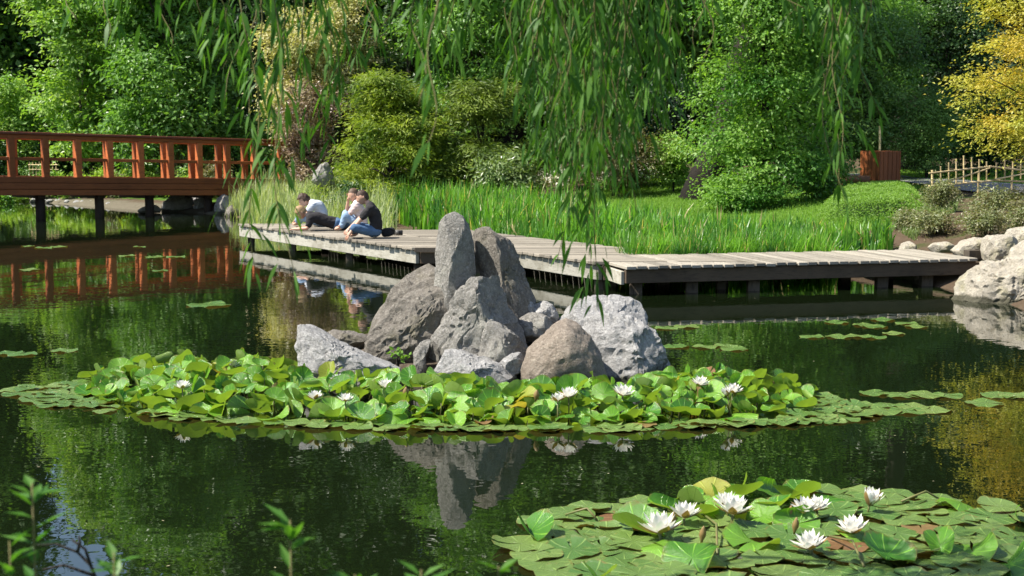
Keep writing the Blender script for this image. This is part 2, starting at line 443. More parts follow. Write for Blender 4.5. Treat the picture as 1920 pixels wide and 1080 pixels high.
# ------------------------------------------------------------------ boardwalk in three staggered lengths
m_deck = wood_mat('weathered deck plank', (.31, .275, .22), (.22, .195, .155), (.11, .095, .07), (1.0, 14.0, 14.0), .85, .35)
m_deckc = wood_mat('weathered deck plank across', (.36, .325, .265), (.26, .235, .19), (.13, .115, .085), (14.0, 1.0, 14.0), .85, .35)
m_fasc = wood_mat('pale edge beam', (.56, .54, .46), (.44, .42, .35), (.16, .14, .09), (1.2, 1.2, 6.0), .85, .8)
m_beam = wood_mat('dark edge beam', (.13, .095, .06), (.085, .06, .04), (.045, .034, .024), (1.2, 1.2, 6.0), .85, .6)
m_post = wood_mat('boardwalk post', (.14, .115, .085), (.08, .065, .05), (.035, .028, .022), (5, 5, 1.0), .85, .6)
DZ = .40
def line2(p, q):
    a, b = G(*p, DZ), G(*q, DZ)
    return lambda yy: a.x + (b.x - a.x) * (yy - a.y) / (b.y - a.y)
LA = line2((490, 425), (790, 466)); LB = line2((903, 460), (1180, 500)); LC = line2((933, 437), (1150, 462))
boardwalk = thing('boardwalk', 'weathered grey plank boardwalk zigzagging over the pond edge', 'boardwalk', (0, 22, 0))
OFF = boardwalk.location
rr = random.Random(5)
def plank_section(sec, yfar, ynear, L, R, pw=.142, gap=.012):
    n = int((yfar - ynear) / (pw + gap))
    for k in range(n):
        y = ynear + (k + .5) * (pw + gap)
        x0, x1 = L(y) - .03 + rr.uniform(-.02, .02), R(y) - .012 + rr.uniform(-.012, .0)
        sl0, sl1 = (L(y + .1) - L(y - .1)) / .2, (R(y + .1) - R(y - .1)) / .2
        z = DZ + rr.uniform(-.006, .006); h = pw / 2; mb = MB(); tl = rr.uniform(-.005, .005)
        vs = [(x0 + sl0 * s * h, y + s * h, z - dz) for dz in (.045, 0) for s in (-1, 1)]
        ve = [(x1 + sl1 * s * h, y + s * h, z - dz + tl) for dz in (.045, 0) for s in (-1, 1)]
        mb.add(vs + ve, [(0, 1, 3, 2), (4, 6, 7, 5), (0, 4, 5, 1), (2, 3, 7, 6), (0, 2, 6, 4), (1, 5, 7, 3)])
        me = mb.mesh('plank', m_deck, Vector((x0, y, z)))
        bm = bmesh.new(); bm.from_mesh(me); bmesh.ops.bevel(bm, geom=bm.edges[:], offset=.006, segments=1, affect='EDGES'); bm.to_mesh(me); bm.free()
        link('plank', me, sec, Vector((x0, y, z)) - OFF)
def section(label):
    s = bpy.data.objects.new('deck_section', None); COL.objects.link(s); s.parent = boardwalk; s['label'] = label; return s
def sub(mb, name, mat, sec, bevel=.006):
    me = mb.mesh(name, mat, OFF)
    bm = bmesh.new(); bm.from_mesh(me); bmesh.ops.bevel(bm, geom=bm.edges[:], offset=bevel, segments=1, affect='EDGES'); bm.to_mesh(me); bm.free()
    return link(name, me, sec)
yA0, yA1 = G(490, 419, DZ).y, G(790, 464, DZ).y
yB0, yB1 = G(800, 431, DZ).y, G(1150, 491, DZ).y
sA = section('far deck section where the people rest')
plank_section(sA, yA0, yA1, LA, LB)
sB = section('middle deck section behind the standing stones')
plank_section(sB, yB0, yB1, lambda y: LB(y) + .012, LC)
for sec, L, R, y0, y1 in ((sA, LA, LB, yA0, yA1), (sB, LB, LC, yB0, yB1)):
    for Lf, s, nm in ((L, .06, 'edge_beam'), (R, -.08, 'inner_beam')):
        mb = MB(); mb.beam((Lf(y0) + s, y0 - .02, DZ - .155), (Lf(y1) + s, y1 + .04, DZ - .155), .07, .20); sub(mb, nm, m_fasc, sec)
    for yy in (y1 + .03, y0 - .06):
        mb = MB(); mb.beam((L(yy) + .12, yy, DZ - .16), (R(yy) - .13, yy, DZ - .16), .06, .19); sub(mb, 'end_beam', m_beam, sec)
    k = 0
    for fr in (.03, .36, .69, .97):
        yy = y1 + (y0 - y1) * fr
        for Lf, s in ((L, .17), (R, -.2)):
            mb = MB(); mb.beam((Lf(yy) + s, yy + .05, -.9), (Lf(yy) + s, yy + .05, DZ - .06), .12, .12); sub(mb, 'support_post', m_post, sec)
# near end trim board of the far section
mb = MB(); mb.beam((LA(yA1) + .02, yA1 - .035, DZ - .035), (LB(yA1) - .02, yA1 - .035, DZ - .035), .04, .075); sub(mb, 'end_board', m_post, sA, .004)
# right-hand section
c0, c1 = G(1172, 499, DZ), G(1832, 484, DZ)
e0, e1 = G(1235, 476, DZ), G(1712, 464, DZ)
sC = section('near deck section leading to the right bank')
cd = (c1 - c0).normalized(); cn = Vector((-cd.y, cd.x, 0))
Lc = (c1 - c0).length; Wc = 1.72
n = int(Lc / .150)
for k in range(n):
    s = (k + .5) * Lc / n; w = .138
    p0 = c0 + cd * s - cn * (.03 + rr.uniform(-.02, .025)); p1 = c0 + cd * s + cn * (Wc + rr.uniform(-.03, .03))
    z = rr.uniform(-.006, .006)
    mb = MB(); mb.beam((p0.x, p0.y, DZ - .022 + z), (p1.x, p1.y, DZ - .022 + z + rr.uniform(-.004, .004)), w, .045)
    mid = (p0 + p1) / 2
    me = mb.mesh('plank', m_deckc, mid)
    bm = bmesh.new(); bm.from_mesh(me); bmesh.ops.bevel(bm, geom=bm.edges[:], offset=.006, segments=1, affect='EDGES'); bm.to_mesh(me); bm.free()
    link('plank', me, sC, mid - OFF)
for o, hh in ((.06, .185), (Wc - .1, .10)):
    a, b = c0 + cn * o + cd * .02, c1 + cn * o
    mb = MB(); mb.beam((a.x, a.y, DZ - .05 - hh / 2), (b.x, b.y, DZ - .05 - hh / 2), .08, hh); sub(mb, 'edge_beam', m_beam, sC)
a, b = c0 + cd * .02 + cn * .01, c0 + cd * .02 + cn * (Wc - .16)
mb = MB(); mb.beam((c0.x - .025, c0.y + .06, DZ - .165), (c0.x - .025 + cn.x * (Wc - .2), c0.y + .06 + cn.y * (Wc - .2), DZ - .145), .05, .18); sub(mb, 'end_beam', m_fasc, sC)
for s in (.25, 1.05, 1.95, 3.9, 4.6):
    for o in (.28, Wc - .35):
        q = c0 + cd * s + cn * o
        mb = MB(); mb.beam((q.x, q.y, -.9), (q.x, q.y, DZ - .06), .16, .16); sub(mb, 'support_post', m_post, sC)
# bearer stub at the bank end and the short dark post on it
q = c1 + cd * .15 + cn * .2
mb = MB(); mb.beam((q.x - .35, q.y, DZ - .15), (q.x + .45, q.y + .1, DZ - .15), .22, .16); sub(mb, 'bank_bearer', m_beam, sC)
mb = MB(); mb.box((q.x - .05, q.y + .12, DZ + .02), (.20, .14, .14), .3); sub(mb, 'end_block', m_post, sC)

# ------------------------------------------------------------------ timber box and log bench by the path
m_box = wood_mat('box boards', (.30, .095, .03), (.22, .065, .022), (.13, .04, .016), (6, 6, .8), .6, .3)
q = AT(1650, 334, 33.0); q.z = tz(q.x, q.y)
box = thing('planter_box', 'square red brown slatted timber box on short legs beside the path', 'wooden box', q)
rz = .49
Rm = Matrix.Rotation(rz, 3, 'Z')
def bl(x, y, z): return q + Rm @ Vector((x, y, 0)) + Vector((0, 0, z))
for side, (ux, uy) in enumerate(((1, 0), (0, 1), (-1, 0), (0, -1))):
    for k in range(5):
        o = -.27 + .135 * k; d = .31
        c_ = bl(ux * d - uy * o, uy * d + ux * o, .50); mb = MB(); mb.box(c_, (.03 if ux else .126, .126 if ux else .03, .70), rz); mb.build('slat', m_box, box, bevel=.006)
mb = MB(); mb.box(bl(0, 0, .80), (.58, .58, .04), rz); mb.box(bl(0, 0, .17), (.58, .58, .04), rz); mb.build('panel', m_box, box)
for x, y in ((-.2, -.2), (.2, -.2), (.2, .2), (-.2, .2)):
    mb = MB(); mb.box(bl(x, y, .06), (.09, .09, .24), rz); mb.build('leg', m_pile, box)
m_log = wood_mat('log bench wood', (.27, .14, .075), (.18, .09, .05), (.09, .05, .03), (1, 6, 6), .8, .4)
q = AT(1600, 334, 32.6); q.z = tz(q.x, q.y)
bench = thing('log_bench', 'low split log bench beside the timber box', 'bench', q)
mb = MB(); mb.tube([q + Vector((-.42, 0, .27)), q + Vector((0, .02, .275)), q + Vector((.38, .03, .27))], [.09, .092, .088], 12, wob=.05, rng=rr); mb.build('seat', m_log, bench, True)
for x in (-.26, .24):
    mb = MB(); mb.tube([q + Vector((x, 0, -.05)), q + Vector((x, 0, .2))], [.10, .095], 10, wob=.06, rng=rr); mb.build('leg', m_log, bench, True)

# ------------------------------------------------------------------ bamboo fences and stakes
m_bam = wood_mat('bamboo', (.62, .50, .28), (.52, .40, .21), (.33, .24, .12), (8, 8, .7), .45, .3)
f0 = GT(1748, 378)
def fpt(px, y, d): return AT(px, y, d)
bam = thing('bamboo_fence', 'low pale bamboo fence with stepped pickets beside the path', 'fence', f0)
D0 = f0.y
def dpx(x): return D0 + (x - 1748) / 107 * .9
def pole(name, a, b, r, parent, mat=m_bam):
    a, b = Vector(a), Vector(b); L = (b - a).length; k = max(2, int(L / .18)); mb = MB()
    pts, rad = [], []
    for i in range(k + 1):
        for s, e in ((-.012, 1.0), (0, 1.22), (.012, 1.0)):
            t = min(max(i / k + s / L, 0), 1); pts.append(a + (b - a) * t); rad.append(r * e)
    pp, rr2 = [pts[0]], [rad[0]]
    for u, v in zip(pts[1:], rad[1:]):
        if (u - pp[-1]).length > 1e-4: pp.append(u); rr2.append(v)
    mb.tube(pp, rr2, 7); return mb.build(name, mat, parent, True)
tops = [(1748, 319), (1764, 312), (1779, 305), (1793, 298), (1807, 292), (1822, 295), (1836, 299), (1850, 303), (1868, 305), (1884, 300), (1899, 303), (1914, 308), (1930, 312), (1946, 316)]
for i, (x, y) in enumerate(tops):
    yb = 379 if i == 0 else 346 - (x - 1748) * .085 + 4
    pole('picket', fpt(x, yb + (8 if i == 0 else 0), dpx(x)), fpt(x, y, dpx(x)), .022 if i == 0 else .016, bam)
pole('rail', fpt(1742, 325, dpx(1742) - .03), fpt(1858, 312, dpx(1858) - .03), .019, bam)
pole('rail', fpt(1742, 349, dpx(1742) - .03), fpt(1868, 338, dpx(1868) - .03), .019, bam)
pole('rail', fpt(1855, 312, dpx(1855) - .06), fpt(1960, 324, dpx(1960) - .06), .019, bam)
pole('rail', fpt(1862, 338, dpx(1862) - .06), fpt(1960, 342, dpx(1960) - .06), .019, bam)
pole('brace', fpt(1758, 347, dpx(1758) - .07), fpt(1856, 315, dpx(1856) - .07), .016, bam)
pole('brace', fpt(1866, 336, dpx(1866) - .1), fpt(1950, 320, dpx(1950) - .1), .016, bam)
for x in (1836, 1899, 1946):
    g = fpt(x, 340, dpx(x)); pole('post', (g.x, g.y + .05, tz(g.x, g.y) - .1), g + Vector((0, .05, .2)), .022, bam)
q = AT(1650, 292, 34.5); g = tz(q.x, q.y)
st = thing('bamboo_stake', 'single bamboo stake standing behind the timber box', 'stake', (q.x, q.y, g))
pole('pole', (q.x, q.y, g - .1), AT(1650, 236, 34.5), .03, st)
q = AT(82, 322, 50.0)
lf = thing('bamboo_edging', 'tiny bamboo picket fence in the flower bed seen through the bridge railing', 'fence', (q.x, q.y, tz(q.x, q.y)))
for k in range(9):
    a = AT(56 + k * 6.2, 326, 50 - k * .04); z = tz(a.x, a.y)
    pole('picket', (a.x, a.y, z - .08), (a.x, a.y, AT(56, 303 + (k % 3), 50).z), .018, lf)
for y in (309, 318):
    a, b = AT(53, y, 49.97), AT(110, y, 49.62); pole('rail', a, b, .016, lf)
# ------------------------------------------------------------------ stones
RG = rock_mat('dark grey granite', (.31, .295, .265), (.18, .17, .15), (.46, .44, .41), (.36, .35, .30), .8)
RB = rock_mat('brown weathered stone', (.255, .23, .195), (.14, .125, .105), (.40, .37, .32), (.12, .11, .06), .7)
RW = rock_mat('pale rough granite', (.42, .41, .395), (.25, .245, .235), (.58, .57, .55), None, .9)
RT = rock_mat('tan boulder', (.34, .285, .23), (.21, .172, .135), (.46, .40, .33), None, .7)
RY = rock_mat('cream limestone', (.54, .49, .40), (.35, .31, .24), (.66, .62, .53), (.30, .28, .14), .5, .7)
def ico(sub):
    bm = bmesh.new(); bmesh.ops.create_icosphere(bm, subdivisions=sub, radius=1.0)
    V = np.array([v.co[:] for v in bm.verts]); F = np.array([[v.index for v in f.verts] for f in bm.faces]); bm.free(); return V, F
ICO = {k: ico(k) for k in (3, 4, 5)}
def poly_radius(poly, c, th):
    out = np.zeros(len(th)); dx, dy = np.cos(th), np.sin(th); n = len(poly)
    for i in range(n):
        ax, ay = poly[i][0] - c[0], poly[i][1] - c[1]; bx, by = poly[(i + 1) % n][0] - c[0], poly[(i + 1) % n][1] - c[1]
        ex, ey = bx - ax, by - ay; den = dx * ey - dy * ex; den = np.where(abs(den) < 1e-9, 1e-9, den)
        t = (ax * ey - ay * ex) / den; u = (ax * dy - ay * dx) / den
        ok = (t > 0) & (u >= -1e-6) & (u <= 1 + 1e-6)
        out = np.maximum(out, np.where(ok, t, 0))
    return out
def fbm(p, o=4):
    s, a = 0.0, .5
    for _ in range(o): s += a * noise.noise(p); p = p * 2.07 + Vector((3.1, 1.7, 5.3)); a *= .5
    return s
def rock(label, poly_px, D, thick, mat, seed, facets=5, sub=4, rough=.05, name='rock', group=None, round_=2.7, turn=0.0, planes=(), chip=.55, base=False):
    if base:                            # carry the foot down into the ground
        yb = 270 + FPX * (CAMH - .0) / D; ym = max(y for _, y in poly_px); poly_px = [(x, yb if y > ym - 32 else y) for x, y in poly_px]
    poly = [(p.x, p.z) for p in (AT(x, y, D) for x, y in poly_px)]
    cx = sum(p[0] for p in poly) / len(poly); cz = sum(p[1] for p in poly) / len(poly)
    V, F = ICO[sub]; r = np.random.RandomState(seed)
    rho = np.hypot(V[:, 0], V[:, 2]); th = np.arctan2(V[:, 2], V[:, 0]); b = V[:, 1]
    k = (rho ** round_ + abs(b) ** round_) ** (-1 / round_)
    R = poly_radius(poly, (cx, cz), th)
    size = float(np.mean(R))
    Pn = np.column_stack([R * rho * k * np.cos(th), b * k * thick + turn * R * rho * np.sin(th), R * rho * k * np.sin(th)])
    for nv, cf in planes:
        nv = np.array(nv, float); nv /= np.linalg.norm(nv); d = Pn @ nv; Pn = Pn - np.outer(np.maximum(d - np.max(d) * cf, 0), nv)
    for _ in range(facets * 2):
        nv = r.normal(size=3); nv[1] = -abs(nv[1]) * 1.3 if r.rand() < .75 else abs(nv[1]); nv /= np.linalg.norm(nv)
        if abs(nv[1]) < .4: nv[1] = -.55; nv /= np.linalg.norm(nv)
        d = Pn @ nv; cut = np.max(d) * r.uniform(.74, .93); ex = np.maximum(d - cut, 0)
        Pn = Pn - np.outer(ex, nv)
    sd = Vector((seed * 3.7, seed * 1.3, seed * 2.1))
    disp = np.array([fbm(Vector(p) / size * 1.6 + sd, 5) + .5 * abs(fbm(Vector(p) / size * 3.4 - sd, 3)) for p in Pn])
    nrm = Pn / (np.linalg.norm(Pn, axis=1, keepdims=True) + 1e-6)
    if sub >= 4:                       # chipped planes and crack lines
        for fq, am in ((2.6, .055), (6.0, .028)):
            ch = np.zeros(len(Pn))
            for i, p in enumerate(Pn):
                q = Vector(p) / size * fq + sd; q = q + Vector((noise.noise(q * 1.5), noise.noise(q * 1.5 + Vector((9, 0, 0))), noise.noise(q * 1.5 + Vector((0, 9, 0))))) * .35
                dd, pp = noise.voronoi(q); c0v = pp[0]; ch[i] = math.sin(c0v[0] * 12.9 + c0v[1] * 78.2 + c0v[2] * 37.7) + (q - c0v).x * math.sin(c0v[1] * 53.1) * 1.5 - (.9 if dd[1] - dd[0] < .07 else 0)
            disp = disp + ch * am / max(rough * 2.2, .03) * chip
    Pn = Pn + nrm * (disp * rough * size * 2.2)[:, None]
    me = np_mesh(name, Pn, F, mat, smooth=True)
    me.set_sharp_from_angle(angle=math.radians(26))
    o = link(name, me, None, (cx, D, cz))
    return tag(o, label, 'rock', group)
ISL = 'stones of the island in the pond'
# island of soil under the stones
isl_px = [(560, 712), (700, 725), (850, 728), (1000, 730), (1150, 728), (1255, 708), (1230, 672), (1080, 625), (960, 600), (820, 598), (700, 620), (610, 650)]
ip = [G(x, y) for x, y in isl_px]
cxy = Vector((sum(p.x for p in ip) / len(ip), sum(p.y for p in ip) / len(ip), 0))
V_, F_ = [(cxy.x, cxy.y, .26)], []
RINGS = 8
m_ = 48
for k in range(1, RINGS + 1):
    for j in range(m_):
        t = j / m_ * len(ip); a, b = ip[int(t) % len(ip)], ip[(int(t) + 1) % len(ip)]; e = a.lerp(b, t % 1)
        q = cxy.lerp(e, k / RINGS * 1.05); V_.append((q.x, q.y, .26 - .34 * (k / RINGS) ** 3 + .03 * noise.noise(q * 4)))
for j in range(m_): F_.append((0, 1 + j, 1 + (j + 1) % m_, 1 + (j + 1) % m_))
tri = [(0, 1 + j, 1 + (j + 1) % m_) for j in range(m_)]
quads = [(1 + k * m_ + j, 1 + (k + 1) * m_ + j, 1 + (k + 1) * m_ + (j + 1) % m_, 1 + k * m_ + (j + 1) % m_) for k in range(RINGS - 1) for j in range(m_)]
m_soil = plain_mat('island soil', (.045, .032, .022), (.10, .078, .055), .95, 9, .03, 30)
me = bpy.data.meshes.new('island_ground'); me.from_pydata(V_, [], tri + quads); me.materials.append(m_soil); me.update()
for p_ in me.polygons: p_.use_smooth = True
tag(link('island_ground', me), 'dark soil mound of the small rock island', 'ground', kind='structure')

rock('tall rounded grey standing stone, highest of the island', [(808, 640), (813, 560), (814, 520), (815, 476), (818, 442), (823, 416), (835, 403), (852, 398), (866, 404), (880, 424), (887, 447), (889, 476), (890, 520), (890, 600), (884, 650)], 12.08, .22, RG, 11, 1, 5, .035, base=True, group=ISL, round_=2.3, chip=.25, planes=(((-.8,-.6,.1),.72),((.75,-.65,.05),.7),((.1,-.9,.45),.8)))
rock('broad brown stone leaning right behind the standing stone', [(888, 439), (899, 430), (912, 427), (926, 432), (947, 447), (964, 467), (978, 493), (993, 528), (1004, 560), (1006, 600), (980, 640), (920, 640), (902, 580), (893, 500)], 12.25, .27, RB, 12, 6, 5, .06, base=True, group=ISL, planes=(((.65,-.7,.3),.62),((-.55,-.8,.1),.6)))
rock('long brown stone sloping left behind the left slab', [(672, 655), (690, 625), (712, 580), (735, 545), (757, 520), (778, 503), (806, 496), (830, 505), (835, 560), (815, 640), (740, 672)], 12.25, .26, RB, 13, 5, 4, .06, base=True, group=ISL, planes=(((-.5,-.75,.4),.6),((.2,-.9,.2),.75)))
rock('large brown slab leaning right with a stained face', [(674, 662), (690, 630), (720, 590), (755, 555), (770, 545), (812, 537), (832, 533), (850, 545), (846, 580), (835, 620), (815, 660), (780, 675), (720, 682), (690, 675)], 11.95, .28, RB, 26, 5, 5, .05, base=True, group=ISL, planes=(((-.35,-.75,.5),.62),((.45,-.85,.1),.66),((0,-.9,-.3),.8)))
rock('big pointed grey stone in the middle of the island', [(780, 668), (800, 640), (825, 610), (843, 570), (862, 543), (888, 518), (903, 510), (918, 514), (936, 521), (950, 548), (960, 590), (984, 628), (992, 660), (965, 700), (860, 705), (792, 690)], 11.72, .30, RG, 15, 4, 5, .045, base=True, group=ISL, planes=(((-.62,-.72,.25),.58),((.72,-.62,.28),.55),((-.1,-.95,.15),.72)))
rock('low pointed grey block at the foot of the middle stone', [(892, 650), (900, 615), (918, 606), (936, 603), (952, 618), (985, 645), (994, 662), (970, 692), (925, 705), (895, 700)], 11.5, .15, RG, 16, 4, 4, .05, base=True, group=ISL, planes=(((-.55,-.8,.2),.6),((.7,-.65,.2),.6)))
rock('thin upright flake at the left foot of the middle stone', [(774, 662), (788, 642), (808, 633), (806, 650), (797, 668), (802, 705), (790, 712), (778, 700)], 11.6, .09, RG, 17, 2, 4, .05, group=ISL)
rock('white rough wedge-shaped granite block at the left end of the island', [(554, 730), (556, 660), (558, 614), (566, 611), (585, 619), (640, 648), (690, 670), (750, 692), (748, 715), (700, 745), (560, 750)], 11.25, .36, RW, 18, 4, 5, .05, group=ISL, turn=.25, planes=(((-.15,-.85,.5),.6),((.1,-.95,.05),.75),((-.9,-.4,.1),.85)))
rock('low white rough granite block in front of the middle stone', [(803, 715), (818, 690), (836, 660), (848, 655), (868, 658), (900, 672), (940, 682), (965, 700), (980, 725), (960, 745), (810, 745)], 11.3, .26, RW, 19, 4, 5, .05, group=ISL, planes=(((-.2,-.75,.6),.6),((.35,-.85,.3),.66)))
rock('small white stone beside the tan boulder', [(934, 684), (944, 672), (958, 664), (976, 661), (984, 672), (984, 690), (968, 702), (944, 700)], 11.35, .11, RW, 20, 5, 4, .06, group=ISL)
rock('rounded tan boulder at the front right of the island', [(978, 712), (981, 680), (990, 655), (1006, 640), (1025, 621), (1043, 606), (1062, 600), (1082, 608), (1106, 632), (1126, 662), (1140, 710), (1130, 745), (1050, 752), (992, 745)], 11.3, .34, RT, 21, 0, 5, .05, group=ISL, round_=2.2, chip=.2)
rock('white topped boulder at the back right of the island', [(1040, 625), (1050, 598), (1078, 573), (1108, 560), (1150, 557), (1185, 562), (1204, 575), (1214, 598), (1216, 640), (1130, 670), (1060, 665)], 12.1, .38, RW, 22, 5, 5, .045, group=ISL, turn=.5, planes=(((0,-.35,.95),.7),((-.2,-.95,.1),.7),((.7,-.6,.3),.7)))
rock('large grey white boulder at the right end of the island', [(1076, 660), (1086, 620), (1108, 598), (1135, 588), (1172, 590), (1202, 606), (1226, 622), (1246, 652), (1262, 694), (1266, 725), (1200, 750), (1120, 745)], 11.75, .42, RW, 23, 4, 5, .04, group=ISL, turn=.25, planes=(((-.25,-.9,.3),.6),((.55,-.75,.35),.62),((0,-.5,.85),.8)))
rock('small pale stone resting against the leaning brown stone', [(957, 575), (964, 564), (980, 561), (998, 567), (1006, 585), (996, 604), (970, 610), (958, 600)], 12.2, .12, RW, 24, 5, 4, .06, group=ISL)
rock('small pale stone at the back beside the white topped boulder', [(990, 590), (1000, 572), (1020, 565), (1036, 571), (1048, 592), (1044, 610), (1015, 616)], 12.2, .13, RW, 25, 5, 4, .06, group=ISL)
rock('dark grey flat stone lying below two small pale stones', [(966, 615), (974, 596), (990, 588), (1012, 587), (1032, 596), (1040, 612), (1030, 632), (1000, 640), (972, 635)], 12.0, .16, RG, 27, 5, 4, .05, group=ISL)
rock('low flat brown stone at the water behind the white wedge', [(598, 652), (608, 628), (622, 619), (655, 621), (688, 630), (696, 648), (660, 668), (610, 668)], 12.5, .2, RB, 28, 5, 4, .06, group=ISL)
# right bank
RBK = 'stones on the right bank'
rock('large cream cracked boulder standing in the water at the right bank', [(1792, 570), (1800, 545), (1818, 520), (1850, 495), (1890, 487), (1940, 478), (2000, 490), (2020, 580), (1960, 612), (1850, 590)], 17.6, .65, RY, 31, 6, 5, .09, group=RBK, planes=(((-.7,-.6,.35),.62),((-.1,-.9,.35),.62),((.5,-.8,.1),.6)))
rock('cream blocky stone on the right bank above the boulder', [(1846, 480), (1849, 449), (1858, 442), (1898, 441), (1908, 450), (1904, 480), (1890, 492), (1850, 490)], 19.6, .3, RY, 32, 6, 4, .04, group=RBK, round_=4.5)
rock('cream flat stone at the end of the boardwalk', [(1785, 470), (1800, 455), (1825, 446), (1848, 447), (1860, 470), (1840, 486), (1796, 484)], 20.1, .35, RY, 33, 5, 4, .06, group=RBK)
rock('cream stone at the right picture edge beside the blocky stone', [(1895, 492), (1900, 470), (1925, 452), (1960, 450), (1985, 480), (1960, 505), (1910, 505)], 18.9, .35, RY, 34, 5, 4, .06, group=RBK)
rock('upper cream stone half in the bank at the right picture edge', [(1885, 445), (1895, 430), (1930, 424), (1965, 432), (1970, 455), (1900, 458)], 20.6, .3, RY, 35, 5, 4, .06, group=RBK)
rock('small pale stone lying behind the boardwalk end', [(1740, 466), (1750, 456), (1775, 453), (1795, 462), (1790, 474), (1750, 474)], 20.9, .2, RY, 36, 5, 3, .06, group=RBK)
rock('small pale stone between the irises and the soil slope', [(1686, 468), (1692, 456), (1706, 452), (1718, 460), (1716, 472), (1694, 474)], 21.4, .16, RY, 37, 5, 3, .06, group=RBK)
rock('small reddish stone under the boardwalk', [(1712, 535), (1716, 512), (1732, 508), (1746, 516), (1748, 536), (1728, 546)], 19.8, .14, RT, 38, 4, 3, .06, group=RBK)
# far left bank
LBK = 'stones at the far bank below the bridge'
for i, (lab, poly, D, mt) in enumerate((
    ('low pale flat stone in the water left of the third bridge pile', [(256, 396), (268, 388), (290, 384), (304, 392), (300, 399), (262, 400)], 40.3, RW),
    ('large dark grey stone at the waterline right of the third bridge pile', [(302, 398), (306, 378), (322, 366), (345, 364), (362, 374), (360, 396), (340, 403), (310, 402)], 41.2, RG),
    ('pale stone at the waterline left of the fourth bridge pile', [(362, 396), (366, 376), (378, 369), (390, 376), (392, 395), (376, 400)], 41.2, RW),
    ('tall dark stone right of the fourth bridge pile', [(402, 402), (404, 372), (420, 364), (438, 374), (444, 400), (424, 410)], 40.0, RG),
    ('dark tilted stone in the pale grass beside the bridge end', [(420, 410), (424, 392), (434, 384), (446, 394), (452, 412), (436, 416)], 38.5, RB),
    ('small pale stone behind the dark waterline stone', [(340, 392), (348, 374), (366, 366), (376, 378), (372, 394)], 42.3, RW),
)): rock(lab, poly, D, .3, mt, 50 + i, 5, 4, .06, group=LBK)
edge = random.Random(77)
for k in range(17):
    x = 20 + k * 15.2 + edge.uniform(-3, 3); y = 372 + (x / 300) * 17 + edge.uniform(-1, 1); s = edge.uniform(6, 10)
    g = G(x, y + 3)
    rock('small pale edging stone on the far bank, %s from the left in its row' % ORD[k], [(x - s, y + 4), (x - s * .8, y - 2), (x - s * .2, y - 4 - edge.uniform(0, 2)), (x + s * .7, y - 3), (x + s, y + 4), (x, y + 6)], g.y + .2, .22, RW, 80 + k, 3, 3, .05, group='edging stones along the far bank')
rock('grey upright boulder among the shrubs at the bridge end', [(584, 342), (588, 322), (600, 308), (614, 304), (622, 318), (628, 345), (606, 352)], 34.5, .24, RG, 61, 5, 4, .06)
# ------------------------------------------------------------------ foliage machinery
def unit(a): return a / (np.linalg.norm(a, axis=-1, keepdims=True) + 1e-9)
def leaf_quads(pos, nrm, axis, L, W, fold=.12):
    """one folded lens-shaped quad per leaf"""
    axis = unit(axis); side = unit(np.cross(nrm, axis)); nrm = np.cross(axis, side)
    L = np.broadcast_to(np.asarray(L, float), (len(pos),))[:, None]; W = np.broadcast_to(np.asarray(W, float), (len(pos),))[:, None]
    mid = pos + axis * L * .45 + nrm * W * fold
    V = np.stack([pos, mid + side * W * .5, pos + axis * L - nrm * W * fold, mid - side * W * .5], 1).reshape(-1, 3)
    F = np.arange(len(pos) * 4).reshape(-1, 4)
    return V, F
def lobes_for(r, n, R, c=(0, 0, 0), size=(.32, .55), flat=.75, shell=.45):
    out = []
    for i in range(n):
        s = r.uniform(*size) * min(R[0], R[1]); zz = -1 + 2 * (i + r.rand()) / n; a = r.uniform(0, 6.283)
        prof = max(.12, 1 - abs(zz) ** 2.6) ** .5; q = r.uniform(shell, 1.0) ** .6 * prof
        fx, fy, fz = max(R[0] - s, .15 * R[0]), max(R[1] - s, .15 * R[1]), max(R[2] - s * flat, .4 * R[2])
        out.append((np.array(c) + np.array([math.cos(a) * q * fx, math.sin(a) * q * fy, zz * fz]), np.array([s, s, s * flat])))
    return out
def crown(seed, lobes, n_leaf, L, W, per=24, cr=.22, flat=.4, up=.6, outw=.6, rnd=.55, droop=.15, inner=.72):
    """leaves in sprays set over the skins of many lobes"""
    r = np.random.RandomState(seed); nc = max(1, n_leaf // per)
    area = np.array([l[1][0] ** 2 for l in lobes]); li = r.choice(len(lobes), nc, p=area / area.sum())
    C = np.array([l[0] for l in lobes])[li]; S = np.array([l[1] for l in lobes])[li]
    d = unit(r.normal(size=(nc, 3)) + np.array([0, 0, .25])); q = r.uniform(inner, 1.02, (nc, 1))
    cc = C + d * S * q
    k = np.repeat(np.arange(nc), per); n = len(k)
    crs = cr * r.uniform(.6, 1.4, (nc, 1))
    out = d.copy(); out[:, 2] *= .4; out = unit(out + r.normal(size=(nc, 3)) * .3)
    # each spray is a slightly drooping fan along `out`
    u = r.normal(size=(n, 1)) * 1.0; v = r.normal(size=(n, 1)) * .6; w = r.normal(size=(n, 1)) * flat * .5
    sid = unit(np.cross(out, [0, 0, 1.0]))
    pos = cc[k] + (out[k] * u + sid[k] * v + np.array([0, 0, 1.0]) * (w - droop * np.abs(u))) * crs[k]
    nrm = unit(np.array([0, 0, up]) + d[k] * outw + r.normal(size=(n, 3)) * rnd)
    ax = out[k] + sid[k] * np.sign(v) * .7 + r.normal(size=(n, 3)) * .45; ax[:, 2] -= droop
    ax = ax - nrm * np.sum(ax * nrm, 1, keepdims=True)
    sc = r.uniform(.65, 1.25, n)
    return leaf_quads(pos, nrm, ax, L * sc, W * sc)
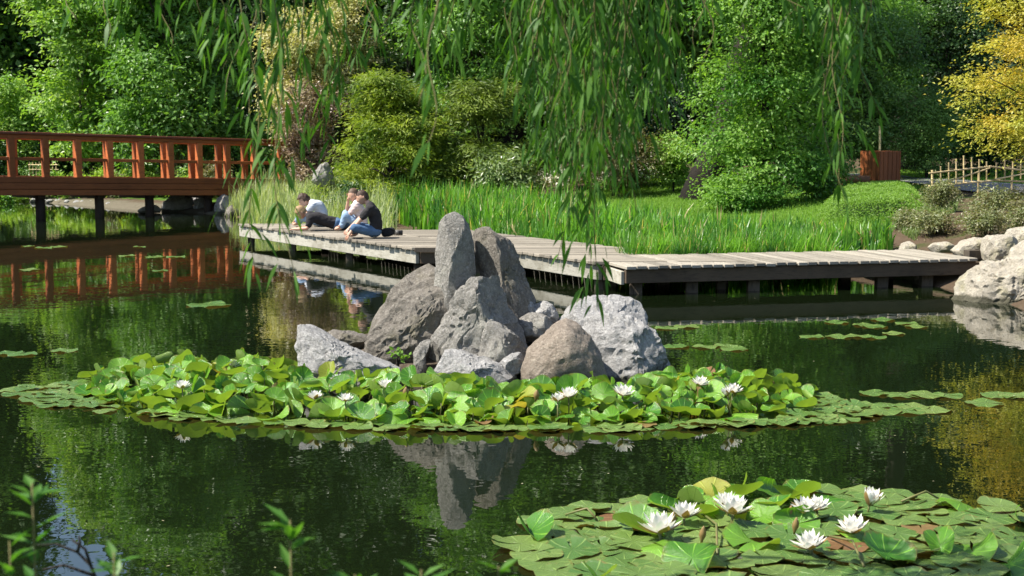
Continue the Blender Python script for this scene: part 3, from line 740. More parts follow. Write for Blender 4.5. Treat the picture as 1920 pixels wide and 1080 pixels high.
def trunk_mesh(name, seed, h, r0, targets, mat, lean=(0, 0), flare=1.5, fork=.35):
    rr = random.Random(seed); mb = MB(); pts, rad = [], []
    for i in range(9):
        t = i / 8; pts.append((lean[0] * t + rr.uniform(-.03, .03) * h * .2 * t, lean[1] * t + rr.uniform(-.03, .03) * h * .2 * t, -.25 + (h + .25) * t))
        rad.append(r0 * ((1 - t) ** .8 * .82 + .18) * (1 + (flare - 1) * max(0, 1 - t * 8)))
    mb.tube(pts, rad, 10, wob=.10, rng=rr)
    for tg in targets:
        tg = Vector(tg); t = min(max(fork, (tg.z * .65) / h), .96); i = t * 8; a = Vector(pts[int(i)]).lerp(Vector(pts[min(int(i) + 1, 8)]), i % 1)
        r1 = max(rad[min(int(i) + 1, 8)] * .55, .012); m = a.lerp(tg, .5) + Vector((0, 0, .12 * (tg - a).length))
        mb.tube([a, a.lerp(m, .6) + Vector((0, 0, .03)), m, m.lerp(tg, .6), tg], [r1, r1 * .8, r1 * .6, r1 * .4, r1 * .15], 6, wob=.08, rng=rr)
    return mb.mesh(name, mat, None, True)
m_bark = plain_mat('dark bark', (.035, .028, .022), (.016, .013, .011), .95, 5, .03, 14, stretch=(5, 5, .7))
m_barkl = plain_mat('light bark', (.25, .22, .17), (.15, .13, .10), .9, 5, .01, 20, stretch=(4, 4, 1))
TREES = []
def plant(name, label, cat, px, D, trunk_me, crown_me, rz=0.0, sc=1.0, group=None, loc=None, crown_name='crown', trunk_name='trunk'):
    if loc is None:
        x = (px - 960) / FPX * D; loc = Vector((x, D, tz(x, D)))
    t = thing(name, label, cat, loc, group)
    for nm, me in ((trunk_name, trunk_me), (crown_name, crown_me)):
        if me: link(nm, me, t, (0, 0, 0), (0, 0, rz), sc)
    return t
def deciduous(name, label, cat, px, D, W, Hc, z0, nleaf, L, mat, seed, nl=14, flat=.75, cr=.3, r0=.1, shell=.35, per=24, droop=.15, up=.6, lean=(0, 0), bark=None, sizes=(.3, .5), lflat=.55, depth=None, loc=None, group=None, outw=.6, rnd=.55):
    """W crown width, from height z0 to Hc"""
    r = np.random.RandomState(seed); R = (W / 2, (depth or W) / 2, (Hc - z0) / 2); c = (lean[0], lean[1], (Hc + z0) / 2)
    lb = lobes_for(r, nl, R, c, sizes, flat, shell)
    V, F = crown(seed, lb, nleaf, L, L * lflat, per, cr, droop=droop, up=up, outw=outw, rnd=rnd)
    cm = np_mesh('crown', V, F, mat)
    tm = trunk_mesh('trunk', seed, Hc * .82, r0, [l[0] for l in lb], bark or m_bark, lean)
    return plant(name, label, cat, px, D, tm, cm, loc=loc, group=group), tm, cm

LF_maple = leaf_mat('bright maple leaf', (0.2, 0.34, 0.06), (0.32, 0.45, 0.11), .42, .4, .4, (.14, .28, .045))
LF_mid = leaf_mat('mid green leaf', (0.12, 0.26, 0.045), (0.2, 0.36, 0.075), .38, .38, .45, (.09, .2, .03))
LF_dark = leaf_mat('dark green leaf', (0.035, 0.085, 0.02), (0.07, 0.14, 0.034), .25, .42, .4, (.018, .05, .012), scale=.3)
LF_deep = leaf_mat('deep conifer green', (0.012, 0.032, 0.012), (0.026, 0.055, 0.02), .15, .5, .3)
LF_back = leaf_mat('tall background leaf', (0.085, 0.175, 0.026), (0.14, 0.25, 0.045), .35, .45, .3, (.035, .09, .02), scale=.25)
LF_cream = leaf_mat('cream leaf', (0.52, 0.48, 0.24), (0.62, 0.57, 0.33), .3, .5, .3, (.28, .30, .10))
LF_wine = leaf_mat('brown purple leaf', (.085, .045, .035), (.22, .14, .10), .25, .35, .5, (.34, .27, .17), scale=1.6)
LF_gold = leaf_mat('golden yew leaf', (0.21, 0.29, 0.03), (0.33, 0.39, 0.05), .36, .5, .3, (.085, .15, .02), scale=1.1)
LF_yew = leaf_mat('green yew leaf', (0.15, 0.22, 0.03), (0.24, 0.31, 0.05), .32, .5, .3, (.05, .09, .015), scale=1.1)
LF_rhod = leaf_mat('pale glossy leaf', (.13, .20, .06), (.22, .29, .11), .3, .3, .6)
LF_horn = leaf_mat('hornbeam leaf', (0.14, 0.28, 0.045), (0.23, 0.38, 0.07), .42, .45, .3, (.075, .19, .03))
LF_bush = leaf_mat('fine bush leaf', (0.115, 0.235, 0.05), (0.2, 0.32, 0.085), .35, .42, .4, (.075, .16, .05))
LF_yel = leaf_mat('yellow maple leaf', (0.34, 0.39, 0.055), (0.47, 0.5, 0.11), .42, .45, .35, (.50, .39, .06), (1.2, 1.15, .5), .7)
LF_lime = leaf_mat('lime perennial leaf', (0.26, 0.4, 0.05), (0.4, 0.5, 0.09), .4, .45, .35, (.10, .24, .04), scale=.5)
LF_brown = leaf_mat('dull olive brown leaf', (.075, .08, .028), (.14, .12, .05), .3, .45, .35)
LF_grey = leaf_mat('grey green azalea leaf', (.13, .17, .06), (.24, .25, .12), .3, .4, .5, (.16, .13, .07), scale=2.0)
LF_hedge = leaf_mat('clipped hedge leaf', (0.1, 0.215, 0.026), (0.19, 0.32, 0.042), .35, .45, .35)
LF_white = leaf_mat('small white flower', (.62, .60, .52), (.8, .78, .70), .3, .5, .3)

# ---- tall background trees, sharing four builds
def tall(seed, H, W, z0, n, L, mat, cr):
    r = np.random.RandomState(seed)
    lb = lobes_for(r, 26, (W / 2, W / 2, (H - z0) / 2), (0, 0, (H + z0) / 2), (.26, .42), .8, .35)
    V, F = crown(seed, lb, n, L, L * .6, 22, cr)
    return trunk_mesh('trunk', seed, H * .85, .38, [l[0] for l in lb[::2]], m_bark), np_mesh('crown', V, F, mat)
def conifer(seed, H, W, n, L, mat):
    r = np.random.RandomState(seed); lb = []
    for i in range(34):
        t = r.uniform(.03, 1) ** .8; rad = W / 2 * (1 - t) + .25; a = r.uniform(0, 6.28)
        lb.append((np.array([math.cos(a) * rad * .6, math.sin(a) * rad * .6, t * H]), np.array([rad * .55, rad * .55, H * .05 + .25])))
    V, F = crown(seed, lb, n, L, L * .3, 24, .4, droop=.45)
    return trunk_mesh('trunk', seed, H * .95, .35, [], m_bark), np_mesh('crown', V, F, mat)
BK = [tall(201, 20, 11, 1.0, 34000, .34, LF_back, .75), tall(202, 23, 12, 3.0, 34000, .36, LF_dark, .8), tall(203, 17, 10, .8, 30000, .30, LF_back, .7), conifer(204, 21, 9, 30000, .42, LF_deep)]
bk_spec = [  # px, depth, build, turn, scale, label
    (-330, 62, 1, .4, 1.0, 'tall dark tree outside the left picture edge'), (-120, 58, 0, 1.2, .95, 'tall leafy tree at the left picture edge'),
    (20, 61, 3, .2, .88, 'dark conifer behind the bright trees at far left'), (330, 64, 0, 2.2, .95, 'tall dark tree behind the left end of the bridge'),
    (560, 60, 0, 3.3, 1.0, 'tall tree behind the cream shrub'), (430, 57, 3, 1.4, .85, 'dark conifer behind the right end of the bridge railing'),
    (760, 58, 1, .9, 1.0, 'tall dark tree behind the golden yews'), (960, 60, 0, 4.2, 1.1, 'tall tree behind the hanging willow twigs'),
    (1180, 57, 0, 5.1, 1.0, 'tall leafy tree left of the hornbeam'), (1390, 60, 0, 2.0, 1.12, 'tall tree behind the hornbeam'),
    (1590, 58, 1, 3.6, 1.05, 'tall dark tree behind the timber box'), (1790, 56, 3, .6, 1.05, 'dark conifer behind the yellow maple'),
    (1960, 60, 1, 1.9, 1.05, 'tall dark tree at the right picture edge'), (2200, 58, 0, .1, 1.05, 'tall tree outside the right picture edge'), (1080, 66, 3, 2.6, 1.1, 'far dark conifer behind the willow curtain'), (1500, 66, 3, 1.1, 1.1, 'far dark conifer right of the hornbeam'), (660, 66, 2, 1.1, 1.3, 'far leafy tree between the cream shrub and the golden yews')]
for px, D, b, rz, s, lab in bk_spec:
    plant('background_tree', lab, 'tree', px, D, BK[b][0], BK[b][1], rz, s, group='tall trees behind the garden')

# far wood, one mass
r = np.random.RandomState(210); n = 60000; xx = r.uniform(-75, 70, n); yy = r.uniform(72, 84, n)
hh = 21 + 4 * np.sin(xx * .31) + 3 * np.sin(xx * .83 + 1) ; gap = np.exp(-((xx + 24.5) / 3.0) ** 2); hh = hh - gap * 3.5
zz = terr(np.column_stack([xx, yy])) + hh * r.uniform(0, 1, n) ** .9
nr = unit(r.normal(size=(n, 3)) + np.array([-.4, -.8, .5])); ax = r.normal(size=(n, 3)); V, F = leaf_quads(np.column_stack([xx, yy, zz]), nr, ax - nr * np.sum(ax * nr, 1, keepdims=True), r.uniform(.7, 1.3, n), r.uniform(.5, .9, n))
tag(link('far_wood', np_mesh('far_wood', V, F, LF_dark)), 'far dark wood closing the view behind the garden', 'wood', kind='stuff')
# ---- left side behind the bridge
deciduous('maple_tree', 'bright green maple with a slender pale trunk behind the bridge', 'tree', 158, 49.0, 4.8, 11.5, 1.0, 36000, .18, LF_maple, 31, 30, .55, .34, .07, bark=m_barkl)
deciduous('leafy_tree', 'broad mid green tree behind the middle of the bridge', 'tree', 325, 46.5, 5.4, 12.0, .5, 48000, .18, LF_mid, 32, 36, .7, .34, .12)
deciduous('small_tree', 'low pale green tree at the left picture edge above the railing', 'tree', 25, 51.5, 3.8, 4.4, .6, 16000, .13, LF_maple, 33, 12, .6, .3, .06)
deciduous('dark_shrub', 'dark shrub below the pale tree at the left picture edge', 'shrub', -40, 51.0, 4.2, 2.6, .2, 10000, .13, LF_dark, 34, 10, .7, .3, .05)
deciduous('dark_shrub', 'dark shrub under the bright maple', 'shrub', 110, 52.5, 3.6, 2.6, .2, 8000, .13, LF_dark, 35, 10, .7, .3, .05)
deciduous('dark_shrub', 'dark shrub between the mid green tree and the cream shrub', 'shrub', 440, 51.0, 3.0, 5.0, .2, 13000, .12, LF_dark, 36, 12, .8, .3, .06)
deciduous('leafy_shrub', 'fresh green shrub at the right end of the bridge railing', 'shrub', 480, 46.5, 1.8, 2.6, .1, 9000, .10, LF_mid, 37, 9, .8, .22, .04)
bed = random.Random(9)
lime = [deciduous]
beds = [(20, 48.0, 1.9, 1.0, LF_lime), (105, 48.8, 1.7, .8, LF_hedge), (140, 47.6, 1.4, .8, LF_lime), (190, 47.4, 1.5, 1.0, LF_lime), (232, 46.8, 1.2, .8, LF_grey), (262, 46.2, 1.4, 1.15, LF_lime), (300, 45.8, 1.2, .9, LF_lime), (338, 45.4, 1.4, 1.0, LF_grey), (378, 44.8, 1.4, 1.3, LF_bush), (412, 44.2, 1.2, 1.1, LF_grey), (60, 50.6, 2.0, 1.2, LF_bush), (215, 49.5, 1.8, 1.4, LF_brown), (285, 48.4, 1.6, 1.5, LF_grey), (-40, 47.2, 1.8, .9, LF_hedge), (350, 43.6, 1.2, .8, LF_lime)]
names = ['first', 'second', 'third', 'fourth', 'fifth', 'sixth', 'seventh', 'eighth', 'ninth', 'tenth']
bl_lab = ['lime green mound behind the leftmost railing posts', 'green mound beside the tiny bamboo fence', 'lime mound right of the tiny bamboo fence', 'lime mound behind the third railing bay', 'grey green mound behind the fourth railing bay', 'tall lime mound behind the middle railing bays', 'lime mound right of the tall lime mound', 'grey green mound near the right railing bays', 'fresh green mound near the bridge end', 'grey green mound at the bridge end', 'green shrub mound behind the tiny bamboo fence', 'olive brown mound under the maple', 'grey shrub mound under the mid green tree', 'green mound outside the left picture edge', 'lime mound near the water behind the right railing bays']
for i, (px, D, W, Hh, mt) in enumerate(beds):
    deciduous('perennial_mound', bl_lab[i], 'plant', px, D, W, Hh, .05, 3600, .10, mt, 300 + i, 8, .8, .16, .015, sizes=(.3, .5), group='perennial mounds behind the bridge')

# ---- middle
deciduous('cream_tree', 'cream leaved small tree behind the left willow twigs', 'tree', 560, 42.5, 2.6, 5.7, 1.6, 17000, .11, LF_cream, 41, 14, .8, .26, .06)
deciduous('cream_tree', 'second cream leaved small tree left of the golden yew top', 'tree', 650, 43.5, 2.5, 6.3, 2.2, 14000, .11, LF_cream, 141, 14, .6, .26, .06)
deciduous('wine_shrub', 'brown purple leaved shrub above the grey boulder', 'shrub', 578, 40.5, 2.3, 3.6, .2, 14000, .085, LF_wine, 42, 12, .8, .2, .05)
deciduous('leafy_tree', 'dark green tree behind the golden yews', 'tree', 770, 44.0, 5.2, 9.5, 1.0, 32000, .14, LF_dark, 43, 18, .7, .34, .12)
deciduous('leafy_tree', 'yellow green leafy tree above the second golden yew', 'tree', 900, 42.0, 5.2, 11, 1.5, 34000, .14, LF_mid, 44, 16, .6, .3, .1)
def yew(name, label, px, D, W, Hh, n, mat, seed):
    r = np.random.RandomState(seed); lb = []
    for i in range(26):
        t = r.uniform(.08, .97); a = r.uniform(0, 6.28); rad = W / 2 * (1.05 - .85 * t ** 1.6); q = r.uniform(.55, .95)
        lb.append((np.array([math.cos(a) * rad * q, math.sin(a) * rad * q, t * Hh]), np.array([W * .17, W * .17, Hh * .07])))
    V, F = crown(seed, lb, n, .14, .034, 26, .24, flat=.25, up=.7, outw=.35, rnd=.4, droop=.5)
    return plant(name, label, 'shrub', px, D, trunk_mesh('trunk', seed, Hh * .8, .09, [l[0] for l in lb[::2]], m_bark), np_mesh('crown', V, F, mat), group='yews behind the iris bed')
yew('golden_yew', 'large golden yellow green yew behind the irises', 735, 34.6, 3.1, 3.35, 42000, LF_gold, 45)
yew('golden_yew', 'greener yew right of the golden yew', 905, 35.2, 3.1, 3.1, 38000, LF_yew, 46)
deciduous('dark_shrub', 'dark shrub in the gap under the two yews', 'shrub', 850, 35.6, 2.6, 1.6, .1, 8000, .10, LF_dark, 47, 8, .7, .22, .04)
deciduous('rhododendron', 'pale glossy leaved shrub in front of the greener yew', 'shrub', 952, 33.4, 1.55, 1.45, .15, 5200, .13, LF_rhod, 48, 10, .7, .2, .03, lflat=.36)
deciduous('dark_shrub', 'dark low shrub right of the grey boulder', 'shrub', 655, 33.2, 1.1, .9, .05, 4200, .08, LF_dark, 147, 7, .8, .16, .02)
deciduous('olive_shrub', 'dull olive brown shrub behind the willow curtain', 'shrub', 1150, 34.8, 2.6, 1.9, .1, 12000, .075, LF_brown, 49, 12, .8, .2, .04)
deciduous('dark_shrub', 'dark shrub behind the olive brown shrub', 'shrub', 1100, 37.6, 3.4, 3.6, .3, 14000, .12, LF_dark, 50, 12, .8, .3, .05)
deciduous('dark_shrub', 'dark shrub left of the big leaning trunk', 'shrub', 1225, 38.6, 3.0, 3.0, .3, 12000, .12, LF_deep, 150, 12, .8, .3, .05)
deciduous('light_shrub', 'light green shrub just left of the big dark trunk', 'shrub', 1262, 35.0, 1.2, 1.5, .1, 7000, .075, LF_maple, 51, 10, .9, .18, .03)
# white flowering ground cover
def cover(name, label, pts_px, h, n, leafm, nflow, seed, L=.06):
    r = np.random.RandomState(seed); poly = [w2(GT(x, y)) for x, y in pts_px]; a = np.array(poly); lo, hi = a.min(0), a.max(0)
    def sample(m):
        out = np.zeros((0, 2))
        while len(out) < m:
            q = r.uniform(lo, hi, (m * 3, 2)); out = np.concatenate([out, q[inpoly(q, poly)]])
        return out[:m]
    q = sample(n); hz = h * (.75 + .35 * wav(q, 2.2, seed)); z = terr(q) + np.maximum(.03, hz * r.uniform(.2, 1, n) ** .6)
    nrm = unit(np.array([0, 0, .8]) + r.normal(size=(n, 3)) * .5); ax = r.normal(size=(n, 3))
    V, F = leaf_quads(np.column_stack([q, z]), nrm, ax - nrm * np.sum(ax * nrm, 1, keepdims=True), L * r.uniform(.7, 1.3, n), L * .6)
    c0_ = Vector((a[:, 0].mean(), a[:, 1].mean(), 0)); c0_.z = tz(c0_.x, c0_.y)
    t = thing(name, label, 'plants', c0_, kind='stuff')
    link('leaves', np_mesh('leaves', V - np.array(c0_), F, leafm), t)
    if nflow:
        q = sample(nflow); z = terr(q) + h * (.8 + .35 * wav(q, 2.2, seed)) + .02; nrm = unit(np.array([0, -.35, .8]) + r.normal(size=(nflow, 3)) * .4); ax = r.normal(size=(nflow, 3))
        V, F = leaf_quads(np.column_stack([q, z]), nrm, ax - nrm * np.sum(ax * nrm, 1, keepdims=True), .06 * r.uniform(.7, 1.3, nflow), .055)
        link('flowers', np_mesh('flowers', V - np.array(c0_), F, LF_white), t)
    return t
cover('white_ground_cover', 'white flowering ground cover below the yews', [(690, 352), (760, 342), (900, 338), (1090, 340), (1100, 358), (1000, 366), (800, 368), (700, 366)], .40, 12000, LF_grey, 5200, 5)
cover('white_flower_hedge', 'low white flowering hedge left of the leaning trunk', [(1098, 362), (1110, 345), (1180, 336), (1262, 334), (1272, 344), (1230, 356), (1140, 366)], .55, 12000, LF_bush, 3400, 6)
# clipped hedge bed
def hedge(name, label, pts_px, h, n, mat, seed, cat='hedge', L=.055):
    r = np.random.RandomState(seed); poly = [w2(GT(x, y)) for x, y in pts_px]; a = np.array(poly); lo, hi = a.min(0) - .1, a.max(0) + .1
    q = r.uniform(lo, hi, (n * 4, 2)); q = q[inpoly(q, poly)][:n]; n = len(q)
    d = np.full(n, 1e9)
    for i in range(len(poly)):
        (ax, ay), (bx, by) = poly[i], poly[(i + 1) % len(poly)]; ex, ey = bx - ax, by - ay
        t = np.clip(((q[:, 0] - ax) * ex + (q[:, 1] - ay) * ey) / (ex * ex + ey * ey), 0, 1); d = np.minimum(d, np.hypot(q[:, 0] - ax - t * ex, q[:, 1] - ay - t * ey))
    top = h * (1 - np.exp(-d / .16)) * (.9 + .1 * wav(q, 3, seed))
    z = terr(q) + np.where(d < .3, top * r.uniform(.0, 1.05, n), top * (1 - .35 * r.rand(n) ** 3))
    nrm = unit(np.array([-.2, -.2, 1.0]) + r.normal(size=(n, 3)) * .55); ax = r.normal(size=(n, 3)) + np.array([0, 0, .4])
    V, F = leaf_quads(np.column_stack([q, z]), nrm, ax - nrm * np.sum(ax * nrm, 1, keepdims=True), L * r.uniform(.7, 1.5, n), L * .35)
    c0_ = Vector((a[:, 0].mean(), a[:, 1].mean(), 0)); c0_.z = tz(c0_.x, c0_.y)
    t = thing(name, label, cat, c0_)
    link('foliage', np_mesh('foliage', V - np.array(c0_), F, mat), t)
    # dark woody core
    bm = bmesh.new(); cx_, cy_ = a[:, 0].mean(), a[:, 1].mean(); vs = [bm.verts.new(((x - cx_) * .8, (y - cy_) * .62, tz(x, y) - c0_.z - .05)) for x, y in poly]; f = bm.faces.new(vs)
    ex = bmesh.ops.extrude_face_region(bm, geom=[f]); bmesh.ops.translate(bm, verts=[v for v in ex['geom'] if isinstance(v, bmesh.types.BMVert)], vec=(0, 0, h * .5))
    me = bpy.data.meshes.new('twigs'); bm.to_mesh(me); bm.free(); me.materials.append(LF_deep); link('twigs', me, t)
    return t
hedge('clipped_hedge', 'low clipped green hedge in front of the path', [(1530, 404), (1552, 386), (1610, 372), (1680, 366), (1720, 371), (1738, 386), (1726, 404), (1684, 416), (1600, 422), (1545, 418)], .42, 46000, LF_hedge, 8, L=.042)

# ---- right side
deciduous('hornbeam_tree', 'light green hornbeam with layered branches on the lawn', 'tree', 1430, 30.6, 4.6, 8.6, .35, 54000, .10, LF_horn, 61, 44, .36, .26, .075, shell=.25, sizes=(.34, .55), droop=.22)
deciduous('low_shrub', 'low leafy shrub at the foot of the hornbeam', 'shrub', 1385, 29.9, 2.2, .75, .02, 9000, .075, LF_horn, 62, 10, .6, .2, .02, sizes=(.25, .4))
deciduous('low_shrub', 'low leafy shrub right of the hornbeam trunk', 'shrub', 1530, 31.2, 1.4, 1.1, .02, 7000, .075, LF_mid, 63, 10, .7, .2, .02)
deciduous('leafy_shrub', 'tall green shrub behind the timber box', 'shrub', 1620, 36.0, 3.0, 5.0, .4, 24000, .09, LF_bush, 64, 18, .6, .28, .06)
deciduous('round_bush', 'rounded fine leaved bush right of the timber box', 'shrub', 1735, 35.5, 2.5, 2.35, .1, 22000, .06, LF_bush, 65, 16, .8, .2, .05)
deciduous('dark_shrub', 'dark shrub between the trunk and the yellow maple', 'shrub', 1765, 40.0, 2.8, 5.0, .4, 16000, .11, LF_dark, 66, 14, .7, .3, .06)
deciduous('leafy_shrub', 'green shrub above the round bush', 'shrub', 1668, 40.5, 3.0, 5.6, 2.0, 16000, .11, LF_mid, 67, 14, .6, .3, .06)
deciduous('dark_shrub', 'dark shrub behind the bamboo fence', 'shrub', 1850, 36.5, 3.4, 2.8, .1, 14000, .10, LF_dark, 68, 12, .8, .3, .05)
deciduous('dark_shrub', 'dark shrub behind the hornbeam trunk', 'shrub', 1500, 35.5, 2.6, 2.6, .1, 12000, .10, LF_dark, 69, 12, .8, .3, .05)
# yellow maple: flat layered sprays
r = np.random.RandomState(71); lb = []
for i in range(74):
    z = r.uniform(1.15, 5.7); a = r.uniform(0, 6.28); q = r.uniform(.35, 1.0) * (1.75 - .12 * abs(z - 2.6)) * min(1, .25 + z * .5)
    s = r.uniform(.42, .75); lb.append((np.array([math.cos(a) * q, math.sin(a) * q, z]), np.array([s, s, .2])))
V, F = crown(71, lb, 56000, .066, .03, 26, .17, flat=.3, up=.7, outw=.2, rnd=.35, droop=.3)
plant('yellow_maple', 'yellow orange Japanese style maple at the right picture edge', 'tree', 1985, 23.2, trunk_mesh('trunk', 71, 4.4, .07, [l[0] for l in lb[::2]], m_bark, fork=.12), np_mesh('crown', V, F, LF_yel))
# big old trunks whose crowns are above the picture
def old_tree(label, px, D, r0, seed, lean, basepx=None):
    r = np.random.RandomState(seed); lb = lobes_for(r, 18, (4.5, 4.5, 4.0), (0, 0, 13), (.26, .42), .8, .4)
    V, F = crown(seed, lb, 16000, .34, .2, 22, .75)
    tm = trunk_mesh('trunk', seed, 13, r0, [l[0] for l in lb[::2]], m_bark, lean, 1.7, .6)
    plant('old_tree', label, 'tree', px, D, tm, np_mesh('crown', V, F, LF_dark), group='old trees with thick dark trunks')
old_tree('old tree with a thick dark trunk left of the hornbeam', 1318, 33.6, .38, 81, (3.4, .8))
old_tree('old tree with a dark trunk top above the tall shrubs at right', 1700, 43.0, .5, 82, (-.2, .4))
# azaleas on the right bank
for i, (px, y, W, Hh, lab) in enumerate(((1765, 398, .75, .62, 'grey green azalea left of the bamboo fence post on the soil slope'), (1755, 440, .8, .4, 'low grey green azalea on the soil near the boardwalk end'), (1868, 415, 1.0, .62, 'larger grey green azalea in front of the bamboo fence'), (1850, 448, .8, .5, 'low azalea above the cream flat stone'), (1925, 430, .9, .5, 'azalea at the right picture edge above the stones'), (1712, 428, .6, .3, 'low creeping plant beside the hedge end'))):
    g = GT(px, y); deciduous('azalea', lab, 'shrub', px, g.y, W, Hh, .02, 3400, .055, LF_grey, 90 + i, 9, .8, .12, .015, loc=g, group='azaleas on the right bank', lflat=.42)
# sapling on the island
g = G(745, 690, .12); deciduous('sapling', 'tiny bright green sapling among the island stones', 'plant', 745, g.y, .2, .2, .03, 40, .05, LF_horn, 99, 5, .9, .05, .006, loc=g, per=8)

# ------------------------------------------------------------------ blades: irises, pale grass, lawn
def blades(pos, h, w, bend, r, seg=3, up=0.0):
    n = len(pos); a = r.uniform(0, 6.28, n); d = np.stack([np.cos(a), np.sin(a), np.zeros(n)], 1); a2 = a + 1.57 + r.normal(size=n) * .5; s = np.stack([np.cos(a2), np.sin(a2), np.zeros(n)], 1)
    rows = []
    for k in range(seg + 1):
        t = k / seg; c = pos + np.array([0, 0, 1.0]) * (h * (t - bend * .35 * t ** 3))[:, None] + d * (h * bend * t ** 2.2)[:, None]
        ww = (w * (1 - t ** 2.5 * .96) * .5)[:, None]; rows += [c - s * ww, c + s * ww]
    V = np.stack(rows, 1).reshape(-1, 3); m = 2 * (seg + 1); base = np.arange(n)[:, None] * m
    F = np.concatenate([base + np.array([2 * k, 2 * k + 1, 2 * k + 3, 2 * k + 2]) for k in range(seg)], 0)
    return V, F
def scatter(poly, n, r):
    a = np.array(poly); lo, hi = a.min(0), a.max(0); out = np.zeros((0, 2))
    while len(out) < n:
        q = r.uniform(lo, hi, (n * 2, 2)); out = np.concatenate([out, q[inpoly(q, poly)]])
    return out[:n]
LF_iris = leaf_mat('iris blade', (0.1, 0.25, 0.028), (0.2, 0.4, 0.05), .45, .38, .45, (.055, .17, .028), scale=1.6, odd=(.06, (.42, .34, .16)))
LF_pale = leaf_mat('variegated grass blade', (0.24, 0.32, 0.13), (0.46, 0.49, 0.27), .4, .45, .4)
LF_lawn = leaf_mat('lawn blade', (0.12, 0.24, 0.03), (0.2, 0.34, 0.045), .4, .5, .3)
r = np.random.RandomState(400)
def poly_g(px): return [w2(GT(x, y)) for x, y in px]
bed_iris = [(LC(y) + .12, y) for y in (25.4, 23, 21, 19.8)] + [w2(c0 + cd * s + cn * (Wc + .12)) for s in (.7, 2, 3.2, 4.0)] + poly_g([(1690, 466), (1600, 464), (1450, 460), (1250, 448), (1130, 432), (1010, 412), (900, 401), (760, 397), (705, 402)])
def iris_obj(name, label, poly, n, hr, wr, mat, bd=(.05, .6), cat='iris', tuft=.22):
    q = scatter(poly, n // 16, r); q = np.repeat(q, 16, 0) + r.normal(size=(len(q) * 16, 2)) * tuft * .5
    q = q[np.nonzero(sdf(q) > -1.2)[0]]
    z = np.maximum(terr(q), -.25) - .02; h = r.uniform(*hr, len(q)) * (1 + .12 * wav(q, 1.1)) * np.repeat(r.uniform(.72, 1.22, len(q) // 16 + 1), 16)[:len(q)] * np.interp(q[:, 0] / q[:, 1] * FPX + 960, [700, 1000, 1300, 1700], [1.1, 1.05, .82, .78]); V, F = blades(np.column_stack([q, z]), h, r.uniform(*wr, len(q)), r.uniform(*bd, len(q)) ** 1.4, r, 4)
    return tag(link(name, np_mesh(name, V, F, mat)), label, cat, kind='stuff')
iris_obj('iris_bed', 'dense bed of tall bright green iris leaves behind the boardwalk', bed_iris, 17000, (.42, .84), (.028, .054), LF_iris, tuft=.15)
bed_pale = [w2(G(435, 405))] + poly_g([(440, 392), (470, 372), (560, 360), (640, 362), (700, 374), (730, 398)]) + [(LB(y) + .1 if y > yB0 else LB(y) + .1, y) for y in (25.7,)] + [(LB(26.6), 26.95), (LA(26.9), 27.1), w2(G(470, 419))]
iris_obj('variegated_grass', 'clump of pale striped reedy grass at the left end of the boardwalk', bed_pale, 11000, (.45, .85), (.016, .03), LF_pale, (.05, .55), 'grass')
# a few irises beside and under the near boardwalk
under = [w2(c0 + cd * s + cn * o) for s, o in ((.9, Wc + .05), (3.9, Wc + .05), (3.9, Wc - .25), (.9, Wc - .25))]
under = [w2(c0 + cd * s + cn * o) for s, o in ((.7, Wc + .05), (3.9, Wc + .05), (3.9, Wc + .7), (.7, Wc + .7))]
q = scatter(under, 2600, r); V, F = blades(np.column_stack([q, np.full(len(q), -.05)]), r.uniform(.5, .9, len(q)), r.uniform(.016, .028, len(q)), r.uniform(.02, .4, len(q)), r, 4)
tag(link('waterside_irises', np_mesh('waterside_irises', V, F, LF_iris)), 'iris leaves standing in the shallow water along the near boardwalk', 'iris', kind='stuff')
q = scatter(LAWN, 52000, r); V, F = blades(np.column_stack([q, terr(q) - .005]), r.uniform(.04, .09, len(q)), r.uniform(.008, .014, len(q)), r.uniform(.1, .7, len(q)), r, 2)
tag(link('lawn_grass', np_mesh('lawn_grass', V, F, LF_lawn)), 'short mown grass on the lawn behind the irises', 'grass', kind='stuff')
# tufty grass on the slope right of the irises and around the bank
slope = poly_g([(1690, 440), (1700, 400), (1735, 380), (1800, 375), (1790, 400), (1740, 420), (1715, 455)])
q = scatter(slope, 5000, r); V, F = blades(np.column_stack([q, terr(q) - .005]), r.uniform(.05, .16, len(q)), r.uniform(.008, .014, len(q)), r.uniform(.1, .8, len(q)), r, 2)
tag(link('slope_grass', np_mesh('slope_grass', V, F, LF_rhod)), 'pale green ground cover on the slope beside the hedge end', 'grass', kind='stuff')
# plume grass behind the bridge
x = (352 - 960) / FPX * 46.0
pg = thing('plume_grass', 'pale feathery ornamental grass above the bridge railing', 'grass', (x, 46.0, tz(x, 46.0)))
q = r.normal(size=(900, 2)) * .28; V, F = blades(np.column_stack([q, np.zeros(900)]), r.uniform(1.3, 2.0, 900), r.uniform(.015, .03, 900), r.uniform(.1, .45, 900), r, 4); link('blades', np_mesh('blades', V, F, LF_brown), pg)
